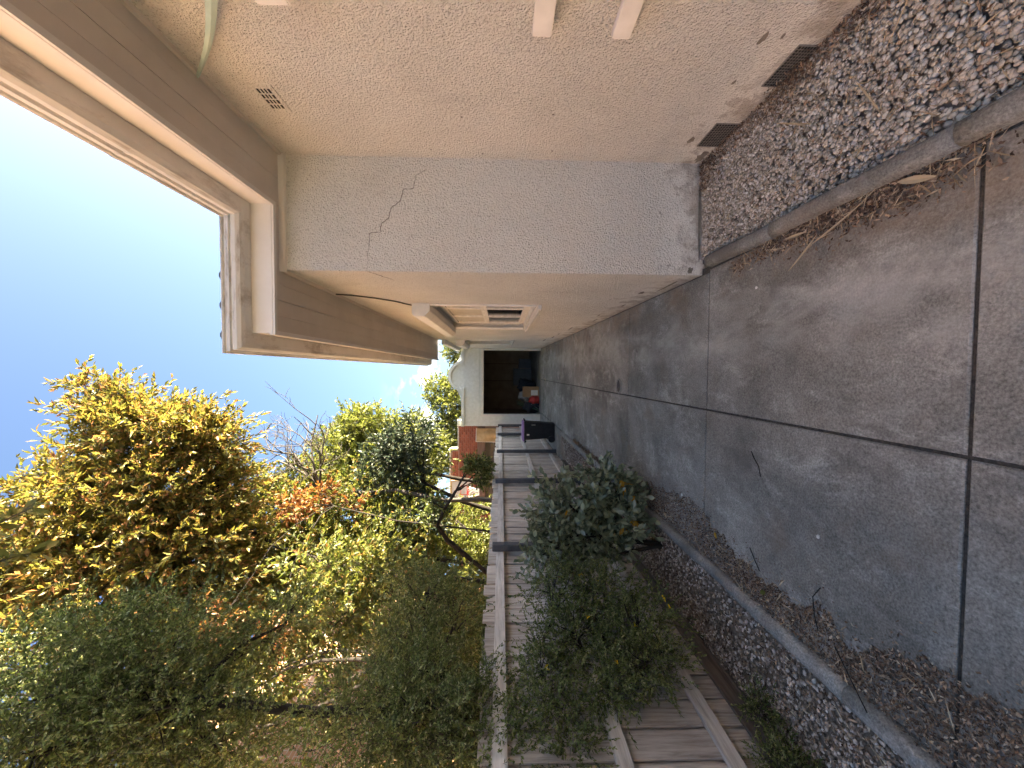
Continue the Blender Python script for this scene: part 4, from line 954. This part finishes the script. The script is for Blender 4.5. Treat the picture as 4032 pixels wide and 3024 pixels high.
# trees behind the garage
bl = [lobe(948, 850, 24, 28, 22, 50), lobe(970, 880, 24, 36, 32, 90), lobe(975, 930, 24, 40, 35, 100), lobe(990, 830, 24, 40, 22, 50), lobe(960, 970, 24, 38, 40, 90), lobe(1000, 900, 24, 40, 60, 100), lobe(935, 830, 24, 14, 10, 12), lobe(930, 1005, 24, 36, 32, 60), lobe(1000, 980, 24, 40, 50, 70)]
bx = np.array([-2.6, 24, 0.0])
tree('background_tree', 'sunlit yellow-green tree rising behind the white garage parapet', 'tree', bx,
     [bx, bx+[0, 0, 1.5], bx+[.2, 0, 3.0], bx+[.4, 0, 4.5]], bl, 'lf_lime', .20, .10, .5, 10, .16, droop=.1, sub=6, seed=7, group='trees behind the garages')
b2 = [lobe(985, 762, 24, 22, 18, 40), lobe(1000, 745, 24, 25, 22, 40), lobe(975, 750, 24, 12, 10, 12)]
bx = np.array([1.5, 24, 0.0])
tree('background_tree', 'small lime-green tree between the garage parapet and the house wall', 'tree', bx,
     [bx, bx+[0, 0, 1.5], bx+[0, 0, 3.4]], b2, 'lf_lime', .20, .10, .45, 10, .12, droop=.1, sub=5, seed=8, group='trees behind the garages')
# shrubs just over the fence
hl = [lobe(1010, 1125, 11.5, 50, 45, 110), lobe(960, 1160, 11.0, 55, 50, 110), lobe(1030, 1180, 10.5, 42, 45, 110), lobe(990, 1220, 10.0, 55, 50, 110), lobe(915, 1200, 10.5, 50, 45, 80), lobe(1040, 1260, 8.8, 40, 50, 80), lobe(945, 1115, 12, 34, 28, 70), lobe(900, 1060, 13.5, 34, 30, 90), lobe(918, 990, 14.5, 22, 22, 50)]
bx = np.array([-4.6, 10.5, 0.0])
tree('lime_shrub', 'bright yellow-green leafy shrub just above the fence beside the brick garage', 'shrub', bx,
     [bx, bx+[0, 0, .9], bx+[.1, 0, 1.8], bx+[.2, 0, 2.6]], hl, 'lf_lime', .10, .05, .30, 12, .06, dens=2.4, droop=.1, sub=6, seed=9)
# small tree with a dark forked trunk leaning over the fence
tl = [lobe(1026, 1006, 8.2, 16, 12, 30), lobe(1042, 1030, 8.2, 12, 14, 30), lobe(1048, 1002, 8.2, 8, 12, 16), lobe(1012, 1000, 8.2, 6, 8, 8), lobe(935, 1085, 8.2, 14, 10, 7), lobe(925, 1120, 8.2, 14, 14, 8)]
bx = at(1075, 1250, 8.2); bx[2] = 0
tk = [bx, at(1050, 1235, 8.2), at(1000, 1195, 8.2), at(965, 1165, 8.2), at(945, 1135, 8.2), at(960, 1100, 8.2), at(985, 1060, 8.2)]
tree('forked_tree', 'small tree with forked dark trunk and leafy tuft in front of the basketball hoop', 'tree', bx, tk, tl, 'lf_fine', .075, .035, .18, 14, .07, droop=.05, sub=6, seed=10, twr=.003)
# dark understorey trunk behind the feathery shrub
ul = [lobe(960, 1340, 6.5, 90, 90, 120), lobe(1010, 1420, 5.5, 60, 90, 100), lobe(890, 1420, 6.0, 80, 80, 90), lobe(990, 1540, 5.0, 80, 90, 90), lobe(480, 1540, 5.5, 120, 90, 90), lobe(260, 1600, 5.2, 140, 100, 90), lobe(640, 1410, 6.6, 60, 60, 26), lobe(730, 1400, 6.4, 50, 60, 26), lobe(690, 1500, 5.8, 60, 60, 24), lobe(580, 1460, 6.0, 60, 60, 30)]
bx = np.array([-4.4, 5.6, 0.0])
tree('understorey_shrub', 'shaded brownish shrub behind the fence below the autumn tree', 'shrub', bx,
     [bx, bx+[.1, 0, 1.0], bx+[.25, -.1, 2.0], bx+[.2, -.2, 3.2]], ul, 'lf_mixed', .09, .04, .32, 12, .07, dens=3.2, droop=.2, sub=8, seed=11)

# bare twiggy tree
bt_ = thing('bare_tree', 'leafless tree of fine grey twigs against the blue sky', 'tree', (-3.4, 9.4, 0))
br = B(); r = random.Random(12)
base = np.array([-3.4, 9.4, 0.0]); fork = at(690, 1050, 9.4)
br.tube(bend(base, fork, 7, .04, r), [.07, .065, .06, .055, .05, .045, .04], 7)
br.done('trunk', M['bare'], bt_, True)
tw = B()
def grow(p, d, L_, rad, depth):
    q = p.copy(); pts = [p]
    for i in range(3):
        d = d+np.array([r.gauss(0, .16), r.gauss(0, .16), r.gauss(.03, .14)]); d /= np.linalg.norm(d); q = q+d*L_/3; pts.append(q)
    tw.tube(pts, [rad, rad*.85, rad*.7, rad*.55], 4, False)
    if depth == 0: return
    for i in range(r.choice((2, 3, 3))):
        s = pts[r.choice((1, 2, 3, 3))]; nd = d+np.array([r.gauss(0, .5), r.gauss(0, .5), r.gauss(.08, .45)]); nd /= np.linalg.norm(nd)
        grow(s, nd, L_*r.uniform(.6, .85), max(.007, rad*.60), depth-1)
for tgt in ((560, 990), (600, 900), (640, 930), (690, 960), (575, 1030), (660, 1000), (620, 1040)):
    g = at(*tgt, 9.4); d = g-fork; d0 = d/np.linalg.norm(d); grow(fork, d0, np.linalg.norm(d)*.72, .040, 4)
tw.done('twig', M['bare'], bt_, True)

# feathery fine-leaved shrub hanging over the near fence
fl = [lobe(120, 1500, 2.5, 190, 180, 900, .5), lobe(330, 1420, 2.7, 150, 140, 560, .5), lobe(330, 1580, 2.4, 190, 150, 700, .45), lobe(60, 1640, 2.2, 200, 160, 500, .4), lobe(480, 1620, 2.4, 150, 100, 330, .35), lobe(620, 1345, 3.2, 75, 55, 120, .35), lobe(540, 1400, 3.0, 80, 70, 160, .35), lobe(770, 1590, 2.5, 130, 110, 360, .4), lobe(900, 1560, 2.5, 130, 120, 520, .4), lobe(1010, 1620, 2.4, 140, 90, 420, .35),
      lobe(860, 1450, 3.0, 95, 95, 330, .4), lobe(960, 1440, 3.2, 80, 80, 280, .4), lobe(920, 1280, 3.9, 75, 70, 230, .4), lobe(990, 1330, 3.6, 60, 60, 130, .35), lobe(880, 1370, 3.5, 70, 60, 170, .35), lobe(1050, 1540, 2.7, 80, 80, 200, .3),
      lobe(1210, 1275, 3.35, 75, 62, 165, .22), lobe(1310, 1290, 3.2, 75, 62, 165, .2), lobe(1250, 1370, 2.95, 90, 70, 200, .2), lobe(1380, 1350, 2.85, 75, 70, 165, .2), lobe(1400, 1430, 2.6, 70, 55, 130, .18), lobe(1180, 1450, 2.75, 70, 80, 130, .2), lobe(1210, 1550, 2.45, 90, 80, 170, .2), lobe(1120, 1600, 2.4, 80, 80, 130, .2), lobe(1320, 1480, 2.5, 50, 45, 90, .15), lobe(1230, 1640, 2.25, 60, 50, 140, .15)]
bx = np.array([-2.75, 2.9, 0.0])
fs = tree('feathery_shrub', 'feathery dark green shrub with tiny leaves hanging over the near fence', 'shrub', bx,
     [bx, bx+[.02, 0, .9], bx+[.1, .05, 1.6], bx+[.25, -.1, 2.2], bx+[.4, -.3, 3.0], bx+[.6, -.4, 3.8]], fl, 'lf_fine', .028, .012, .20, 20, .06, dens=1.15, droop=.1, sub=7, seed=13, twr=.0016, rand=.7, inner=.2, curl=.1)
fp = []
for (px, py, Y) in ((1435, 1290, 3.0), (1447, 1310, 2.95), (1370, 1350, 2.85), (1290, 1255, 3.4), (1255, 1240, 3.5), (1180, 1440, 2.8), (1270, 1330, 3.1), (1330, 1430, 2.7)):
    c = at(px, py, Y-.16); fp.append(c+rng.normal(0, .012, (9, 3)))
for q in fp: leaf_mesh('flower', q.mean(0)+(q-q.mean(0))*.5, unit(rng.normal(0, 1, (len(q), 3))), .020, .015, M['flower'], fs, 'oval')
# low sprig at the foot of the near fence
bx = np.array([-2.15, 1.95, 0.02]); sp = [(bx+np.array([0, .0, .16]), np.array([.10, .16, .12]), 110), (bx+np.array([.05, .3, .10]), np.array([.08, .12, .08]), 60)]
tree('ground_shrub', 'low green sprig growing at the foot of the fence beside the gravel', 'shrub', bx, [bx, bx+[0, 0, .06], bx+[0, 0, .14]], sp, 'lf_fine', .024, .009, .09, 10, .006, sub=4, seed=14, twr=.0012)
# grey-green broad-leaved shrub leaning over the kerb
gl_ = [lobe(1215, 1165, 4.0, 62, 60, 75, .3), lobe(1190, 1110, 4.2, 45, 50, 46, .25), lobe(1260, 1110, 4.1, 60, 60, 85, .3), lobe(1310, 1050, 4.3, 50, 45, 60, .28), lobe(1330, 1120, 4.0, 50, 55, 62, .28), lobe(1285, 1175, 3.9, 65, 40, 60, .25), lobe(1350, 1080, 4.1, 35, 40, 34, .22), lobe(1170, 1200, 3.9, 30, 40, 24, .2), lobe(1290, 1020, 4.4, 26, 26, 18, .2), lobe(1200, 1060, 4.4, 36, 30, 22, .2)]
bx = np.array([-1.80, 3.88, .07])
gs_ = tree('broadleaf_shrub', 'grey-green shrub with broad oval leaves leaning over the kerb onto the drive', 'shrub', bx,
     [bx, bx+[.02, .02, .16], bx+[.03, .05, .36], bx+[.08, .08, .6]], gl_, 'lf_grey', .085, .045, .16, 9, .032, droop=.0, shape='oval', dens=1.2, sub=6, seed=15, twr=.0022, rand=.6, curl=.2)
B().tube(bend(bx+[.02, -.04, 0], bx+[-.02, -.16, .5], 5, .06), [.022, .02, .018, .015, .012], 7).done('stem', M['bark'], gs_, True)
yp = []
for (px, py, Y, n) in ((1345, 1050, 4.0, 5), (1360, 1065, 3.95, 4), (1235, 1095, 3.85, 1), (1370, 1125, 3.85, 5), (1378, 1140, 3.8, 4), (1350, 1140, 3.8, 3), (1215, 1250, 3.7, 2)):
    yp.append(at(px, py, Y)+rng.normal(0, .025, (n, 3)))
yp = np.concatenate(yp); 
for q in yp: leaf_mesh('yellowed_leaf', q[None], unit(rng.normal(0, 1, (1, 3))), .085, .05, M['lf_old'], gs_, 'oval')
# branch with yellow leaves hanging into the top left, close to the camera
ob = thing('overhanging_branch', 'close yellow-leaved branch hanging in front of the autumn tree', 'branch', at(-60, 1200, 1.9))
bb = B(); lp, ld = [], []
for (a, b) in (((-160, 1180), (70, 1098)), ((-160, 1250), (90, 1190)), ((-160, 1180), (-160, 1250))):
    P = bend(at(*a, 1.9), at(*b, 1.9), 6, .05); bb.tube(P, [.006, .005, .005, .004, .003, .002], 5)
    if a == (-160, 1180) and b == (-160, 1250): continue
    for i in range(34):
        t = rng.uniform(.3, 1.0)*5; k = min(4, int(t)); p = P[k]+(P[k+1]-P[k])*(t-k); lp.append(p); ld.append(unit((P[-1]-P[0])*.9/np.linalg.norm(P[-1]-P[0])+rng.normal(0, .5, 3)))
bb.done('stem', M['twig'], ob, True)
for q, d in zip(lp, ld): leaf_mesh('leaf', q[None], d[None], .085, .034, M['lf_yellow'], ob, 'oval')

# ------------------------------------------------------------------ small things lying about
# dry straw blades blown against the kerbs and into the gravel
Xa, Ya, Za = [], [], []
for (x0, x1, y0, y1, up, n) in ((.70, .832, 1.25, 2.75, .012, 110), (.95, 1.72, 1.0, 3.1, .03, 130), (-1.50, -1.25, 1.0, 4.2, .02, 120), (-2.2, -1.62, 1.0, 5.0, .03, 90)):
    X, Y = rng.uniform(x0, x1, n), rng.uniform(y0, y1, n); Xa.append(X); Ya.append(Y); Za.append(gz_arr(X, Y)+up+rng.random(n)*.008)
sb_ = flakes('straw_litter', np.concatenate(Xa), np.concatenate(Ya), np.concatenate(Za), .085, .006, islandmat('straw', [(0, (.28, .20, .12)), (.5, (.44, .34, .21)), (1, (.62, .52, .36))], .8), .12)
tag(sb_, 'dry straw blades scattered along the kerbs and over the gravel', 'straw', kind='stuff')
def one_leaf(name, label, X, Y, ln, wd, ang, mat, lift=.004, base=None, cat='leaf', group='fallen leaves', curl=.15):
    z = (.02*Y if base is None else base)+lift; V = []; n = 7
    for i in range(n+1):
        t = i/n; w = wd/2*math.sin(math.pi*min(1, max(0.02, t)))**.7; h = curl*ln*(t-.5)**2*2+.002
        for s in (-1, 0, 1): V.append((X+math.cos(ang)*(t-.5)*ln-math.sin(ang)*s*w, Y+math.sin(ang)*(t-.5)*ln+math.cos(ang)*s*w, z+h+abs(s)*w*.25))
    Fc = [(3*i+j, 3*i+j+1, 3*i+4+j, 3*i+3+j) for i in range(n) for j in range(2)]
    return tag(build(name, V, Fc, mat), label, cat, group)
one_leaf('fallen_leaf', 'yellow fallen leaf at the edge of the litter on the left of the drive', -1.27, 2.90, .05, .035, .8, M['lf_old'], .01)
one_leaf('fallen_leaf', 'pale green leaf on the litter beside the left kerb, under the feathery shrub', -1.40, 2.35, .06, .03, 2.2, M['lf_lime'], .025)
one_leaf('fallen_leaf', 'pale dry leaf on the litter nearest the broad-leaved shrub', -1.42, 3.72, .07, .03, 1.2, M['dry'], .03)
one_leaf('fallen_leaf', 'curled dry leaf standing on the concrete just before the garage', -.30, 12.6, .16, .09, .4, M['dry'], .004, curl=.8)
for (X, Y, ln, wd, a, lab) in ((.79, 1.55, .16, .030, 1.25, 'broad straw-coloured strap leaf beside the right kerb, nearest the camera'), (.74, 1.92, .34, .012, 1.9, 'long thin straw leaf lying over the drift by the right kerb'), (.66, 2.12, .26, .014, 2.2, 'straw-coloured leaf pointing out from the right kerb onto the concrete'), (.78, 2.18, .16, .018, 1.5, 'short straw leaf lying along the right kerb, farthest from the camera')):
    one_leaf('strap_leaf', lab, X, Y, ln, wd, a, M['dry'], .022, group='dry strap leaves by the right kerb', curl=.05)
for (X, Y, ln, a, lab) in ((1.42, 2.2, .34, 1.0, 'long straw stem lying across the right gravel bed'), (1.25, 1.75, .30, .5, 'straw stem on the gravel near the right kerb'), (1.55, 1.6, .4, 2.6, 'pale straw stem on the gravel by the house wall')):
    one_leaf('straw_stem', lab, X, Y, ln, .010, a, M['dry'], .03, cat='straw', group='straw stems on the gravel', curl=.05)
for (P, lab) in (([(-.535, 2.53), (-.57, 2.50), (-.62, 2.455), (-.68, 2.43)], 'thin dark twig lying alone in the middle of the left slab'), ([(-1.19, 2.52), (-1.25, 2.46), (-1.30, 2.42)], 'thin twig on the concrete beside the litter edge'), ([(-1.13, 1.93), (-1.2, 1.97), (-1.3, 1.96), (-1.36, 1.93)], 'forked dark twig sticking out of the litter heap'), ([(-1.35, 1.80), (-1.45, 1.70), (-1.53, 1.63)], 'dark twig lying over the left kerb')):
    up = .03 if 'litter heap' in lab else (.062 if 'kerb' in lab else .004)
    tag(B().tube([(x, y, .02*y+up+.004*(i % 2)) for i, (x, y) in enumerate(P)], .0028, 5).done('twig', M['bark'], None, True), lab, 'twig', 'twigs on the drive')
# bits of white stone kicked onto the drive
for i, (X, Y, s, lab) in enumerate(((-.88, 1.98, .011, 'single white pebble on the left slab'), (.56, 2.52, .010, 'white pebble on the concrete near the right kerb'), (-1.13, 3.45, .014, 'white pebble by the litter beyond the second joint'))):
    rgn = np.random.default_rng(30+i); V = IV*(1+rgn.uniform(-.2, .2, (len(IV), 1)))*s*np.array([1.2, 1, .7])+np.array([X, Y, .02*Y+s*.6])
    tag(build('pebble', V, IF, M['paper'], None, True), lab, 'pebble', 'loose pebbles on the drive')
